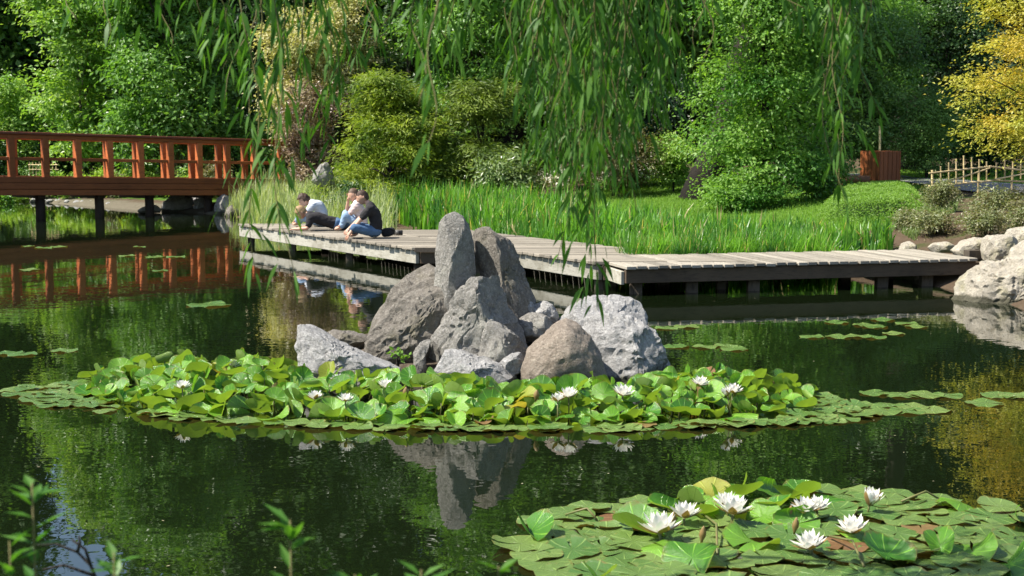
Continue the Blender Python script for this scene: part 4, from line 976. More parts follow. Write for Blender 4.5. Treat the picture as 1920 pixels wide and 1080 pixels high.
# ------------------------------------------------------------------ water lilies
def pad_mat(name, top_a, top_b, under, rough=.28, trans=.3, spec=.5):
    m, nt, out = new_mat(name)
    oi = nt.nodes.new('ShaderNodeObjectInfo'); c = coords(nt)
    sx = nt.nodes.new('ShaderNodeSeparateXYZ'); nt.links.new(c, sx.inputs[0])
    an = nd(nt, 'ShaderNodeMath', _operation='ARCTAN2'); nt.links.new(sx.outputs[1], an.inputs[0]); nt.links.new(sx.outputs[0], an.inputs[1])
    ml = nd(nt, 'ShaderNodeMath', _operation='MULTIPLY'); nt.links.new(an.outputs[0], ml.inputs[0]); ml.inputs[1].default_value = 9.0
    cs = nd(nt, 'ShaderNodeMath', _operation='COSINE'); nt.links.new(ml.outputs[0], cs.inputs[0])
    vein = ramp(nt, cs.outputs[0], [(.90, (0, 0, 0)), (1.0, (.6, .6, .6))])
    col = mix(nt, oi.outputs['Random'], top_a, top_b)
    col = mix(nt, ramp(nt, tex_noise(nt, 14, 5, .65, c), [(.5, (0, 0, 0)), (.75, (.5, .5, .5))]), col, tuple(q * .55 for q in top_a))
    col = mix(nt, vein, col, tuple(min(1, q * 1.7) for q in top_b))
    col = mix(nt, ramp(nt, tex_noise(nt, 38, 3, .6, c), [(.66, (0, 0, 0)), (.72, (.7, .7, .7))]), col, (.16, .11, .04))
    ln = nd(nt, 'ShaderNodeVectorMath', _operation='LENGTH'); nt.links.new(c, ln.inputs[0])
    ed = nd(nt, 'ShaderNodeMath', _operation='MULTIPLY_ADD'); nt.links.new(tex_noise(nt, 3.5, 4, .6, c), ed.inputs[0]); ed.inputs[1].default_value = .5; nt.links.new(ln.outputs['Value'], ed.inputs[2])
    rim = nd(nt, 'ShaderNodeMapRange'); rim.inputs['From Min'].default_value = 1.20; rim.inputs['From Max'].default_value = 1.34; rim.inputs['To Max'].default_value = .7; nt.links.new(ed.outputs[0], rim.inputs['Value'])
    col = mix(nt, rim.outputs[0], col, (.19, .13, .035))
    g = nt.nodes.new('ShaderNodeNewGeometry')
    un = mix(nt, oi.outputs['Random'], under, tuple(q * .7 for q in under))
    both = mix(nt, g.outputs['Backfacing'], col, un)
    p = nd(nt, 'ShaderNodeBsdfPrincipled', Roughness=rough); p.inputs['Specular IOR Level'].default_value = spec
    nt.links.new(both, p.inputs['Base Color'])
    hb = nd(nt, 'ShaderNodeMath', _operation='ADD'); nt.links.new(vein, hb.inputs[0]); nt.links.new(tex_noise(nt, 22, 4, .6, c), hb.inputs[1])
    nt.links.new(bump(nt, hb.outputs[0], .7, .006), p.inputs['Normal'])
    t = nt.nodes.new('ShaderNodeBsdfTranslucent'); nt.links.new(mix(nt, 1.0, both, (1.5, 1.5, .5), 'MULTIPLY'), t.inputs['Color'])
    ms = nt.nodes.new('ShaderNodeMixShader'); ms.inputs[0].default_value = trans
    nt.links.new(p.outputs[0], ms.inputs[1]); nt.links.new(t.outputs[0], ms.inputs[2]); nt.links.new(ms.outputs[0], out.inputs[0])
    return m
PAD = pad_mat('lily pad', (.055, .19, .018), (.19, .38, .04), (.20, .31, .055), .17, .34, .6)
PADF = pad_mat('floating lily pad', (.07, .15, .032), (.155, .225, .06), (.2, .15, .06), .24, .12)
PADB = pad_mat('withered lily pad', (.17, .085, .04), (.20, .14, .05), (.26, .16, .07), .5, .2, .3)
PADY = pad_mat('yellowing lily pad', (.36, .34, .04), (.27, .32, .05), (.40, .33, .08), .35, .35, .4)
def pad_mesh(seed, kind, mat, seg=20, rings=(.4, .75, 1.0), ear=.10):
    r = np.random.RandomState(seed); V = [(0, 0, 0)]; F = []
    ph = r.uniform(0, 6.28, 3)
    for R in rings:
        for k in range(seg + 1):
            a = ear + (2 * math.pi - 2 * ear) * k / seg; rr_ = R * (1 + .035 * math.sin(3 * a + ph[0]) * R); V.append((rr_ * math.cos(a), rr_ * math.sin(a), 0))
    n = seg + 1
    for k in range(seg): F.append((0, 1 + k, 2 + k))
    tri = F; quad = []
    for j in range(len(rings) - 1):
        for k in range(seg): quad.append((1 + j * n + k, 1 + (j + 1) * n + k, 2 + (j + 1) * n + k, 2 + j * n + k))
    V = np.array(V); x, y = V[:, 0].copy(), V[:, 1].copy(); rad = np.hypot(x, y); th = np.arctan2(y, x)
    z = .05 * rad ** 2 * np.sin(3 * th + ph[1]) + .035 * rad ** 3 * np.sin(5 * th + ph[2]) + .02 * rad ** 4 * np.sin(8 * th + ph[0])
    if kind == 'rim': z += .22 * np.maximum(0, np.cos(th - ph[0])) ** 2 * rad ** 3
    if kind == 'cup': z += .38 * rad ** 2 + .07 * rad ** 2 * np.sin(4 * th + ph[2])
    if kind == 'fold': z += .75 * np.abs(y) ** 1.2 + .1 * x * x; V[:, 1] = y * .72
    if kind == 'saddle': z += .35 * (y * y - .7 * x * x) + .08 * rad ** 3 * np.sin(4 * th + ph[1])
    if kind == 'curl':
        t = np.maximum(0, y - .15); z += .85 * t; V[:, 1] = y - 1.0 * t ** 2; z -= .25 * np.maximum(0, -y - .3)
    if kind == 'droop': z -= .28 * rad ** 2 + .10 * rad ** 2 * np.sin(3 * th + ph[2])
    V[:, 2] = z
    me = bpy.data.meshes.new('leaf'); me.from_pydata([tuple(v) for v in V], [], tri + quad); me.materials.append(mat); me.update()
    me.polygons.foreach_set('use_smooth', [True] * len(me.polygons))
    return me
FLAT = [pad_mesh(500 + i, k, PADF) for i, k in enumerate(('flat', 'flat', 'flat', 'rim', 'rim'))]
RAISE = [pad_mesh(520 + i, k, PAD) for i, k in enumerate(('cup', 'fold', 'saddle', 'curl', 'cup', 'saddle', 'droop', 'fold', 'droop'))]
SICK = [pad_mesh(540 + i, k, PADB) for i, k in enumerate(('flat', 'fold', 'curl', 'saddle'))]
YELL = [pad_mesh(550 + i, k, PADY) for i, k in enumerate(('saddle', 'fold', 'cup'))]
m_petal, nt, out = new_mat('lily petal')
p = nd(nt, 'ShaderNodeBsdfPrincipled', Roughness=.5); p.inputs['Base Color'].default_value = (.82, .80, .74, 1); p.inputs['Specular IOR Level'].default_value = .3
t_ = nt.nodes.new('ShaderNodeBsdfTranslucent'); t_.inputs['Color'].default_value = (.85, .83, .76, 1)
ms = nt.nodes.new('ShaderNodeMixShader'); ms.inputs[0].default_value = .35
nt.links.new(p.outputs[0], ms.inputs[1]); nt.links.new(t_.outputs[0], ms.inputs[2]); nt.links.new(ms.outputs[0], out.inputs[0])
m_sepal = leaf_mat('lily sepal', (.20, .16, .06), (.28, .17, .07), .2)
m_stamen = plain_mat('lily stamen', (.75, .52, .05), (.62, .40, .03), .6)
m_stalk = plain_mat('lily stalk', (.16, .13, .05), (.10, .13, .04), .5)
def petal(mb, a, el, L, W, curl, m, r0=.012, z0=0.0):
    d = Vector((math.cos(a), math.sin(a), 0)); s = Vector((-math.sin(a), math.cos(a), 0)); vs = []
    for i, w in enumerate((.35, .95, 1.0, .62, .0)):
        t = i / 4; e = el + curl * t; c = d * (r0 + L * t * math.cos(e)) + Vector((0, 0, z0 + L * t * math.sin(e)))
        up = Vector((0, 0, 1)) * math.cos(e) - d * math.sin(e)
        if w: vs += [c - s * W * w / 2 + up * W * .16 * w, c, c + s * W * w / 2 + up * W * .16 * w]
        else: vs.append(c)
    f = []
    for i in range(3):
        b = i * 3; f += [(b, b + 3, b + 4, b + 1), (b + 1, b + 4, b + 5, b + 2)]
    f += [(9, 12, 10), (10, 12, 11)]; mb.add(vs, f, m)
def flower_meshes(seed, opening):
    r = random.Random(seed); P_, S_, T_ = MB(), MB(), MB()
    for w, (n, el, L, W) in enumerate(((8, .30, .078, .032), (8, .68, .072, .028), (7, 1.0, .062, .023), (5, 1.2, .05, .018))):
        e = el + (1 - opening) * (1.25 - el) * .85
        for k in range(n): petal(P_, 6.283 * (k + .5 * (w % 2)) / n + r.uniform(-.08, .08), e + r.uniform(-.08, .08), L * r.uniform(.9, 1.08), W, .25, 0, .01 - .001 * w, .004 * w)
    for k in range(4): petal(S_, 6.283 * k / 4 + .3, .12 + (1 - opening) * 1.0, .08, .034, .3, 0, .008, -.004)
    for k in range(14): petal(T_, 6.283 * k / 14, 1.0, .026, .005, .6, 0, .004, .006)
    return P_.mesh('petals', m_petal, None, True), S_.mesh('sepals', m_sepal, None, True), T_.mesh('stamens', m_stamen)
FLW = [flower_meshes(600 + i, o) for i, o in enumerate((1.0, .9, .95, .35))]
def flower(parent, pos, kind, size=1.0, rz=0.0, tilt=(0, 0)):
    fl = bpy.data.objects.new('flower', None); COL.objects.link(fl); fl.parent = parent; fl.location = Vector(pos) - parent.location; fl.rotation_euler = (tilt[0], tilt[1], rz); fl.scale = (size,) * 3
    for nm, me in zip(('petals', 'sepals', 'stamens'), FLW[kind]): link(nm, me, fl)
    mb = MB(); mb.tube([(0, 0, -pos[2] / size - .05), (.004, 0, -pos[2] / size * .5), (0, 0, 0)], [.005, .005, .006], 6); link('stalk', mb.mesh('stalk', m_stalk, None, True), fl)
    return fl
def bud(parent, pos, h=.07, w=.022, open_=False):
    mb = MB(); mb.tube([(0, 0, -.02), (0, 0, 0), (0, 0, h * .3), (0, 0, h * .6), (0, 0, h * .88), (0, 0, h)], [.004, w * .5, w, w * .9, w * .4, .002], 8)
    b = link('bud', mb.mesh('bud', m_sepal, None, True), parent, Vector(pos) - parent.location)
    b.rotation_euler = (.15, .1, 0); return b
def patch(name, label, poly_px, n, raise_fn, rad, mind, seed, sickp, center, maxtilt, limit=300):
    r = np.random.RandomState(seed); rr_ = random.Random(seed); poly = [w2(G(x, y)) for x, y in poly_px]
    t = thing(name, label, 'water lily', center); cand = scatter(poly, n * 14, r); got = []
    for q in cand:
        if len(got) >= min(n, limit): break
        if all((q[0] - g[0]) ** 2 + (q[1] - g[1]) ** 2 > mind ** 2 for g in got): got.append(q)
    stalks = MB(); k = 0
    for q in sorted(got, key=lambda q: q[1]):
        up = raise_fn(q); s = rr_.uniform(*rad)
        if up < .035:
            me = rr_.choice(SICK[:1]) if rr_.random() < sickp else rr_.choice(FLAT)
            o = link('leaf', me, t, Vector((q[0], q[1], .008 + .0035 * (k % 5))) - t.location, (rr_.uniform(-.025, .025), rr_.uniform(-.025, .025), rr_.uniform(0, 6.28)), s)
        else:
            u = rr_.random(); me = rr_.choice(SICK[1:]) if u < sickp else (rr_.choice(YELL) if u < sickp * 2.2 else rr_.choice(RAISE))
            z = up * rr_.uniform(.45, 1.0); ti = min(maxtilt or 1.25, .15 + rr_.random() * 1.1 * min(1, up / .10))
            a = rr_.uniform(0, 6.28)
            o = link('leaf', me, t, Vector((q[0], q[1], max(z, .025))) - t.location, (0, 0, 0), s * (.85 if ti > .8 else 1))
            o.rotation_euler = (Matrix.Rotation(a, 3, 'Z') @ Matrix.Rotation(ti, 3, 'X') @ Matrix.Rotation(rr_.uniform(0, 6.28), 3, 'Z')).to_euler()
            if z > .06: stalks.tube([(q[0] + rr_.uniform(-.05, .05), q[1] + rr_.uniform(-.05, .05), -.05), (q[0], q[1], z * .6), (q[0], q[1], z)], [.005, .005, .004], 5)
        k += 1
    if stalks.v: stalks.build('leaf_stalks', m_stalk, t, True)['kind'] = 'stuff'
    return t
mid_px = [(15, 735), (60, 722), (200, 712), (330, 704), (480, 702), (560, 715), (640, 742), (760, 738), (900, 742), (1050, 752), (1200, 738), (1300, 722), (1420, 722), (1520, 738), (1600, 760), (1650, 782), (1560, 793), (1400, 801), (1150, 808), (850, 810), (600, 803), (420, 794), (300, 783), (150, 768), (50, 756)]
mid_poly = [w2(G(x, y)) for x, y in mid_px]
def edge_d(q, poly):
    d = 1e9
    for i in range(len(poly)):
        (ax, ay), (bx, by) = poly[i], poly[(i + 1) % len(poly)]; ex, ey = bx - ax, by - ay
        t = min(max(((q[0] - ax) * ex + (q[1] - ay) * ey) / (ex * ex + ey * ey), 0), 1); d = min(d, math.hypot(q[0] - ax - t * ex, q[1] - ay - t * ey))
    return d
def front_d(q): # distance to the front edge of the mid patch
    px = 960 + q[0] / q[1] * FPX; fy = np.interp(px, [15, 50, 150, 300, 420, 600, 850, 1150, 1400, 1560, 1650], [740, 756, 768, 783, 794, 803, 810, 808, 801, 793, 782]); return q[1] - G(px, float(fy)).y
def mid_raise(q):
    px = 960 + q[0] / q[1] * FPX; f = front_d(q)
    hx = np.interp(px, [15, 150, 200, 330, 560, 900, 1250, 1420, 1480, 1560, 1650], [0, .03, .09, .19, .20, .15, .15, .13, .07, .02, 0])
    return float(hx) * min(1, max(0, (f - .06) / .55))
cut_l = [p for p in mid_px if p[0] < 790]; cut_r = [p for p in mid_px if p[0] > 790]
left_px = mid_px[:8] + [(795, 738), (795, 809)] + mid_px[20:]; right_px = [(795, 738)] + mid_px[8:20] + [(795, 809)]
lily_left = patch('water_lily_patch', 'upright water lily patch left of and before the white wedge of the island', left_px, 300, mid_raise, (.07, .125), .074, 71, .008, G(450, 760), None)
lily_right = patch('water_lily_patch', 'upright water lily patch before the tan boulder and the right end of the island', right_px, 300, mid_raise, (.07, .125), .074, 73, .008, G(1200, 775), None)
for i, (x, y, k, s) in enumerate(((342, 728, 0, .9), (590, 748, 1, .9), (636, 718, 1, 1.0), (722, 726, 0, .9), (1066, 744, 0, 1.0), (1046, 752, 1, .85), (1168, 741, 2, 1.1), (1312, 722, 2, .95), (1374, 736, 1, .95), (1364, 742, 3, .8), (648, 752, 2, .8), (438, 688, 1, .8))):
    z = .17 if y < 745 else .15
    flower(lily_left if x < 795 else lily_right, G(x, y, z), k, s * 1.08, i * 1.7, ((i % 3 - 1) * .15, (i % 2) * .2))
for x, y in ((1005, 748), (1378, 738), (760, 742)): bud(lily_left if x < 795 else lily_right, G(x, y, .16))
fr_px = [(965, 1018), (1000, 985), (1050, 960), (1090, 945), (1230, 938), (1400, 927), (1560, 924), (1690, 930), (1725, 935), (1810, 945), (1890, 955), (2000, 975), (2080, 1020), (1990, 1062), (1850, 1075), (1830, 1110), (1500, 1150), (1120, 1130), (1000, 1055)]
def fr_raise(q):
    px = 960 + q[0] / q[1] * FPX; py = 270 + CAMH * FPX / q[1]
    e = ((px - 1410) / 230) ** 2 + ((py - 962) / 42) ** 2
    return max(0, .06 * (1 - e * .8)) if e < 1 else (.036 if (px * 7 + py * 13) % 5 < .9 else 0)
lily_front = patch('water_lily_patch', 'large floating water lily patch with white flowers in the front right', fr_px, 160, fr_raise, (.10, .15), .14, 72, .04, G(1450, 1000), .6)
for i, (x, y, k, s, z) in enumerate(((1236, 990, 0, 1.25, .10), (1283, 962, 1, 1.0, .11), (1375, 955, 2, 1.15, .13), (1510, 950, 1, .85, .12), (1532, 947, 0, .85, .12), (1630, 938, 3, 1.0, .10), (1600, 990, 1, 1.0, .07), (1520, 1020, 2, 1.0, .07), (1362, 938, 2, .8, .14))):
    flower(lily_front, G(x, y + 8, z * .6), k, s * 1.25, i * 1.3, ((i % 3 - 1) * .18, (i % 2) * .2))
for x, y in ((1316, 1012), (1490, 995), (1480, 972), (1260, 985)): bud(lily_front, G(x, y, .04), .075, .018)
# curled stalks lying in the patch
for x0, y0, x1, y1 in ((1555, 1005, 1620, 1062), (1320, 965, 1345, 1040), (1690, 940, 1760, 935), (1060, 965, 1120, 975)):
    a, b = G(x0, y0, .03), G(x1, y1, .02); m_ = a.lerp(b, .5) + Vector((.03, 0, .05)); mb = MB(); mb.tube([a, a.lerp(m_, .6), m_, m_.lerp(b, .5), b], [.006] * 5, 6); mb.build('loose_stalk', m_stalk, lily_front, True)
# single pads floating further out
singles = [('pads floating left of the lily patch', 'small lily pad at the left picture edge behind the lily patch', [(18, 663), (42, 665), (122, 658)]),
           ('pads floating below the bridge', 'tiny lily pad in the reflection of the bridge', [(52, 462), (82, 465), (108, 463), (238, 480), (262, 463), (290, 482), (330, 482), (55, 506), (300, 508)]),
           ('pad alone on open water', 'single narrow lily pad alone on the open water left of the people', [(390, 572)]),
           ('pads floating right of the island', 'lily pad close to the right end of the rock island', [(1250, 616), (1287, 613), (1265, 650), (1322, 651), (1362, 649), (1376, 655)]),
           ('pads floating before the boardwalk', 'lily pad in the loose group before the near boardwalk', [(1522, 632), (1572, 632), (1610, 631), (1640, 633), (1568, 605), (1622, 610), (1655, 600), (1675, 626), (1700, 607), (1718, 613), (1640, 613)]),
           ('pads right of the lily patch', 'flat lily pad off the right end of the upright patch', [(1640, 738), (1692, 742), (1735, 741), (1775, 743), (1668, 762), (1708, 764), (1746, 770), (1700, 772), (1845, 757), (1872, 742), (1905, 743), (1655, 772), (1612, 762), (1590, 775), (1520, 765), (1500, 752), (1545, 750)])]
rr = random.Random(3)
for grp, lab, pts in singles:
    for x, y in pts:
        g = G(x, y); s = rr.uniform(.12, .15)
        if grp == 'pads floating below the bridge': s = rr.uniform(.12, .2)
        if grp == 'pad alone on open water': s = .28
        o = link('lily_pad', rr.choice(FLAT[:3]), None, (g.x, g.y, .008), (rr.uniform(-.01, .01), rr.uniform(-.01, .01), rr.uniform(0, 6.28)), s); tag(o, lab + (', %s from the left' % ORD[sorted(pts).index((x, y))] if len(pts) > 1 else ''), 'lily pad', grp if len(pts) > 1 else None)
# ------------------------------------------------------------------ weeping willow overhanging from the right bank
LF_will = leaf_mat('willow leaf', (.04, .12, .016), (.10, .215, .03), .4, .5, .25)
m_twig = plain_mat('willow twig', (.17, .15, .05), (.10, .085, .035), .7)
wr = random.Random(12)
tb = Vector((3.7, 2.2, tz(3.7, 2.2)))
willow = thing('weeping_willow', 'weeping willow with leafy twigs hanging down into the picture', 'tree', tb)
mb = MB(); mb.tube([tb + Vector(p) for p in ((0, 0, -.3), (0, 0, .3), (-.05, .1, 1.2), (-.15, .25, 2.2), (-.35, .5, 3.0))], [.42, .34, .29, .27, .22], 14, wob=.12, rng=wr); mb.build('trunk', m_bark, willow, True)
LIMBS = [[(3.35, 2.7, 3.6), (2.4, 3.8, 4.1), (1.4, 4.8, 4.2), (.3, 5.4, 4.0), (-.6, 5.7, 3.8), (-1.5, 5.9, 3.55)], [(3.35, 2.7, 3.5), (2.6, 3.2, 2.9), (1.4, 3.8, 4.0), (0, 4.1, 3.8), (-1.2, 4.3, 3.6), (-2.0, 4.5, 3.4)], [(3.35, 2.7, 3.6), (2.8, 4.5, 4.1), (2.2, 5.9, 4.1), (1.2, 6.6, 2.9), (.4, 6.9, 3.7)]]
for L_ in LIMBS:
    pts = [Vector(p) for p in L_]; mb = MB(); mb.tube(pts, [.13, .10, .075, .055, .04, .02][:len(pts)], 8, wob=.08, rng=wr); mb.build('limb', m_bark, willow, True)
LP = [Vector(a).lerp(Vector(b), k / 6) for L_ in LIMBS for a, b in zip(L_[:-1], L_[1:]) for k in range(7)]
def strand(x0, x1, yb, D, seed, start=None, dens=1.0, size=1.0, side=None):
    """twig hanging from the nearest limb; x0 at the picture top, x1,yb its tip"""
    r = np.random.RandomState(seed); top = AT(x0, -90, D); tip = AT(x1, yb, D + r.uniform(-.15, .15))
    near = min(LP, key=lambda p: (p - top - Vector((0, 0, .6))).length)
    ctrl = [near, near.lerp(top, .5) + Vector((0, 0, .12)), top]; m = 14; L = (tip - top).length; sw = r.uniform(-.06, .06), r.uniform(-.04, .04)
    for i in range(1, m + 1):
        t = i / m; q = top.lerp(tip, t); q.x += sw[0] * math.sin(t * 3.1) + .02 * math.sin(t * 9 + seed); q.y += sw[1] * math.sin(t * 4); ctrl.append(q)
    mb = MB(); n = len(ctrl); mb.tube(ctrl, [.0034 * (1 - .75 * i / n) for i in range(n)], 5)
    tw = mb.build('hanging_twig', m_twig, willow, True)
    # leaves
    pts = np.array([tuple(c) for c in ctrl[1:]]); cum = np.concatenate([[0], np.cumsum(np.linalg.norm(np.diff(pts, axis=0), axis=1))])
    k = int(cum[-1] / .0165 * dens); t = np.sort(r.uniform(0, 1, k)) * cum[-1]; i0 = np.clip(np.searchsorted(cum, t) - 1, 0, len(pts) - 2); fr = ((t - cum[i0]) / (cum[i0 + 1] - cum[i0]))[:, None]
    P0 = pts[i0] * (1 - fr) + pts[i0 + 1] * fr
    a = r.uniform(0, 6.28, k); out = np.stack([np.cos(a), np.sin(a), np.zeros(k)], 1)
    off = (r.rand(k) < .35)[:, None] * out * r.uniform(.02, .10, (k, 1)) * np.array([1, 1, 0]) ; P0 = P0 + off
    LL = size * r.uniform(.04, .095, k); WW = LL * r.uniform(.14, .21, k); dr = r.uniform(.25, .95, k)
    ax = unit(out * dr[:, None] + np.array([0, 0, -1.0]) * (1.15 - .5 * dr)[:, None]); sd = unit(np.cross(ax, r.normal(size=(k, 3)))); rows = []
    cv = unit(np.cross(sd, ax)); bend = np.array([0, 0, -1.0]) * 0.0
    for tt, w in ((0, .12), (.3, .9), (.62, .8), (1.0, .03)):
        c = P0 + ax * (LL * tt)[:, None] + np.array([0, 0, -.28]) * (LL * tt ** 2)[:, None] - out * (.12 * LL * tt ** 2)[:, None]
        rows += [c - sd * (WW * w * .5)[:, None], c + sd * (WW * w * .5)[:, None]]
    V = np.stack(rows, 1).reshape(-1, 3); b = np.arange(k)[:, None] * 8; F = np.concatenate([b + np.array([2 * j, 2 * j + 1, 2 * j + 3, 2 * j + 2]) for j in range(3)], 0)
    link('leaves', np_mesh('leaves', V - np.array(willow.location), F, LF_will, True), tw)
sd_ = 700
def S(x0, x1, yb, D, **k):
    global sd_; sd_ += 1; strand(x0, x1, yb, D, sd_, **k)
# left group
for a in ((455, 478, 515, 4.4), (520, 546, 520, 4.2), (500, 520, 250, 5.0), (540, 560, 265, 4.8), (575, 590, 240, 5.2), (610, 640, 225, 4.6), (640, 655, 190, 5.2), (470, 415, 190, 4.9), (480, 470, 330, 5.1), (430, 412, 130, 5.0), (520, 500, 140, 4.6), (590, 575, 150, 4.4), (660, 668, 120, 5.5), (625, 618, 280, 5.2), (535, 528, 330, 4.6)): S(*a)
for a in ((330, 318, 90, 4.8), (365, 372, 110, 5.0), (400, 395, 80, 4.6), (260, 240, 60, 5.2), (300, 306, 45, 4.5), (130, 140, 40, 5.0), (205, 198, 70, 4.8), (690, 700, 90, 5.0), (720, 715, 60, 5.4)): S(*a, dens=.8)
# middle fringe
for i in range(4):
    x = wr.uniform(430, 990); S(x, x + wr.uniform(-12, 12), wr.uniform(30, 130), wr.uniform(4.4, 6.2))
for a in ((795, 788, 285, 3.4), (800, 796, 200, 3.6), (760, 768, 70, 5.0), (835, 842, 90, 4.8), (870, 865, 130, 5.2), (900, 905, 110, 5.0), (930, 938, 150, 4.6), (960, 955, 120, 5.2), (980, 985, 190, 5.0), (850, 856, 40, 4.4), (815, 822, 130, 5.6)): S(*a)
# the curtain
for a in ((1000, 1004, 290, 5.0), (1015, 1020, 330, 5.4), (1030, 1032, 300, 4.6), (1045, 1052, 490, 5.0), (1060, 1066, 350, 5.6), (1070, 1062, 300, 4.4), (1085, 1112, 580, 4.6), (1095, 1100, 500, 5.2), (1105, 1098, 420, 4.9), (1115, 1120, 360, 5.6), (1125, 1118, 330, 4.3), (1135, 1142, 310, 5.0), (1150, 1155, 345, 5.4), (1165, 1182, 400, 4.6), (1175, 1168, 280, 5.2), (1190, 1196, 260, 5.6), (1205, 1200, 290, 4.8), (1220, 1228, 240, 5.2), (1240, 1250, 225, 4.8), (1255, 1262, 160, 5.4), (1010, 1000, 220, 5.8), (1050, 1045, 260, 6.0), (1080, 1085, 290, 5.9), (1130, 1134, 250, 6.0), (1160, 1150, 220, 5.8), (1185, 1190, 180, 6.2), (1065, 1075, 430, 5.5), (1090, 1080, 360, 6.1), (1215, 1210, 190, 4.4), (1028, 1040, 240, 4.2), (1142, 1130, 200, 4.4), (1172, 1176, 240, 4.9), (1232, 1226, 170, 5.8), (1102, 1110, 300, 5.1), (1056, 1050, 220, 5.3)): S(*a)
for i in range(44):
    x = wr.uniform(995, 1265); S(x, x + wr.uniform(-12, 12), wr.uniform(120, 330) * (1 if x < 1200 else .75), wr.uniform(4.4, 6.4))
for a in ((1300, 1322, 140, 4.8), (1310, 1306, 90, 5.2), (1345, 1350, 40, 5.0)): S(*a, dens=.7)
# right strands
for a in ((1562, 1576, 405, 4.5), (1570, 1564, 300, 4.8), (1568, 1574, 360, 5.0), (1555, 1548, 170, 4.4), (1585, 1590, 200, 4.6), (1600, 1606, 120, 4.8), (1630, 1642, 215, 4.4), (1480, 1500, 60, 4.6), (1470, 1462, 40, 5.0), (1610, 1622, 60, 4.2), (1540, 1530, 70, 5.0)): S(*a, dens=.95)
# out-of-frame filler so the canopy carries on above the picture
for i in range(26):
    x = wr.uniform(120, 1750); S(x, x + wr.uniform(-15, 15), wr.uniform(-40, 25), wr.uniform(4.2, 6.4), dens=.7)

# ------------------------------------------------------------------ blurred shoots on the near bank
LF_shoot = leaf_mat('near shoot leaf', (.045, .135, .018), (.085, .20, .026), .42, .45, .35)
def shoot(label, x, ytop, D, nst, spread, seed, leaf=.054):
    r = np.random.RandomState(seed); base = AT(x, ytop + 60, D); base.z = max(tz(base.x, base.y), -.1); top = AT(x, ytop, D)
    t = thing('willow_shoot', label, 'plant', base, 'willow shoots on the near bank'); Hh = top.z - base.z; st = MB(); VV, FF, nn = [], [], 0
    for s in range(nst):
        h = Hh * (1 if s == 0 else r.uniform(.6, .95)); ox, oy = (0, 0) if s == 0 else r.normal(size=2) * spread
        pts = [Vector((ox * (k / 6) ** 1.2, oy * (k / 6), h * k / 6 - (.05 if k == 0 else 0))) for k in range(7)]
        st.tube([t.location + p for p in pts], [.006 * (1 - .8 * k / 6) for k in range(7)], 6)
        k = int(h / .022); u = r.uniform(.35, 1, k); u[:5] = r.uniform(.95, .999, 5); P0 = np.array([tuple(pts[min(int(v * 6), 5)].lerp(pts[min(int(v * 6), 5) + 1], v * 6 % 1)) for v in u]); a = r.uniform(0, 6.28, k)
        ax = np.stack([np.cos(a), np.sin(a), r.uniform(.1, 1.0, k)], 1); nr = np.stack([-np.cos(a) * .6, -np.sin(a) * .6, np.ones(k)], 1)
        V, F = leaf_quads(P0, nr, ax, leaf * r.uniform(.7, 1.3, k), leaf * .34); VV.append(V); FF.append(F + nn); nn += len(V)
    st.build('stems', m_twig, t, True); link('leaves', np_mesh('leaves', np.concatenate(VV), np.concatenate(FF), LF_shoot), t)
shoot('tall blurred willow shoot at the bottom left corner', 62, 905, 2.2, 2, .07, 1)
shoot('short blurred willow shoot at the left bottom edge', 20, 1015, 2.2, 3, .08, 2)
shoot('low blurred willow shoot right of the corner shoot', 215, 1035, 2.2, 4, .09, 3)
shoot('blurred willow shoot with a bright tip left of the bottom middle', 545, 975, 2.2, 2, .05, 4)
shoot('blurred shoot tip at the bottom edge below the island reflection', 790, 1068, 2.2, 3, .06, 5)
shoot('blurred shoot tip at the bottom edge left of the front lily patch', 935, 1062, 2.2, 2, .04, 6)
base = AT(150, 1090, 2.9); tw = thing('bare_twig', 'thin bare branching twig in the bottom left over the water', 'twig', (base.x, base.y, .05))
for pts in (((190, 1110), (170, 1060), (145, 1035), (105, 1020), (70, 1022)), ((170, 1060), (160, 1030), (135, 1012)), ((178, 1080), (120, 1060), (80, 1068)), ((145, 1035), (150, 1018), (148, 1005))):
    q = [AT(x, y, 2.9) for x, y in pts]; mb = MB(); mb.tube(q, [.004 * (1 - .6 * k / len(q)) for k in range(len(q))], 5); mb.build('twig', m_bark, tw, True)
mb = MB(); q = AT(190, 1110, 2.9); mb.tube([(q.x, q.y, -.3), q], [.006, .004], 5); mb.build('stem', m_bark, tw, True)
# ------------------------------------------------------------------ people on the boardwalk
def skin_mesh(name, nodes, edges, mat, sub=2, root=0):
    """nodes: (x, y, z, rx[, ry]); a continuous skinned, subdivided surface"""
    me = bpy.data.meshes.new(name); me.from_pydata([n[:3] for n in nodes], edges, []); o = bpy.data.objects.new(name, me); COL.objects.link(o)
    md = o.modifiers.new('skin', 'SKIN'); md.use_smooth_shade = True
    for i, n in enumerate(nodes):
        d = me.skin_vertices[0].data[i]; d.radius = (n[3], n[4] if len(n) > 4 else n[3]); d.use_root = (i == root)
    s = o.modifiers.new('sub', 'SUBSURF'); s.levels = s.render_levels = sub
    dg = bpy.context.evaluated_depsgraph_get(); out = bpy.data.meshes.new_from_object(o.evaluated_get(dg)); out.name = name
    bpy.data.objects.remove(o); bpy.data.meshes.remove(me)
    out.materials.clear(); out.materials.append(mat); out.polygons.foreach_set('use_smooth', [True] * len(out.polygons)); return out
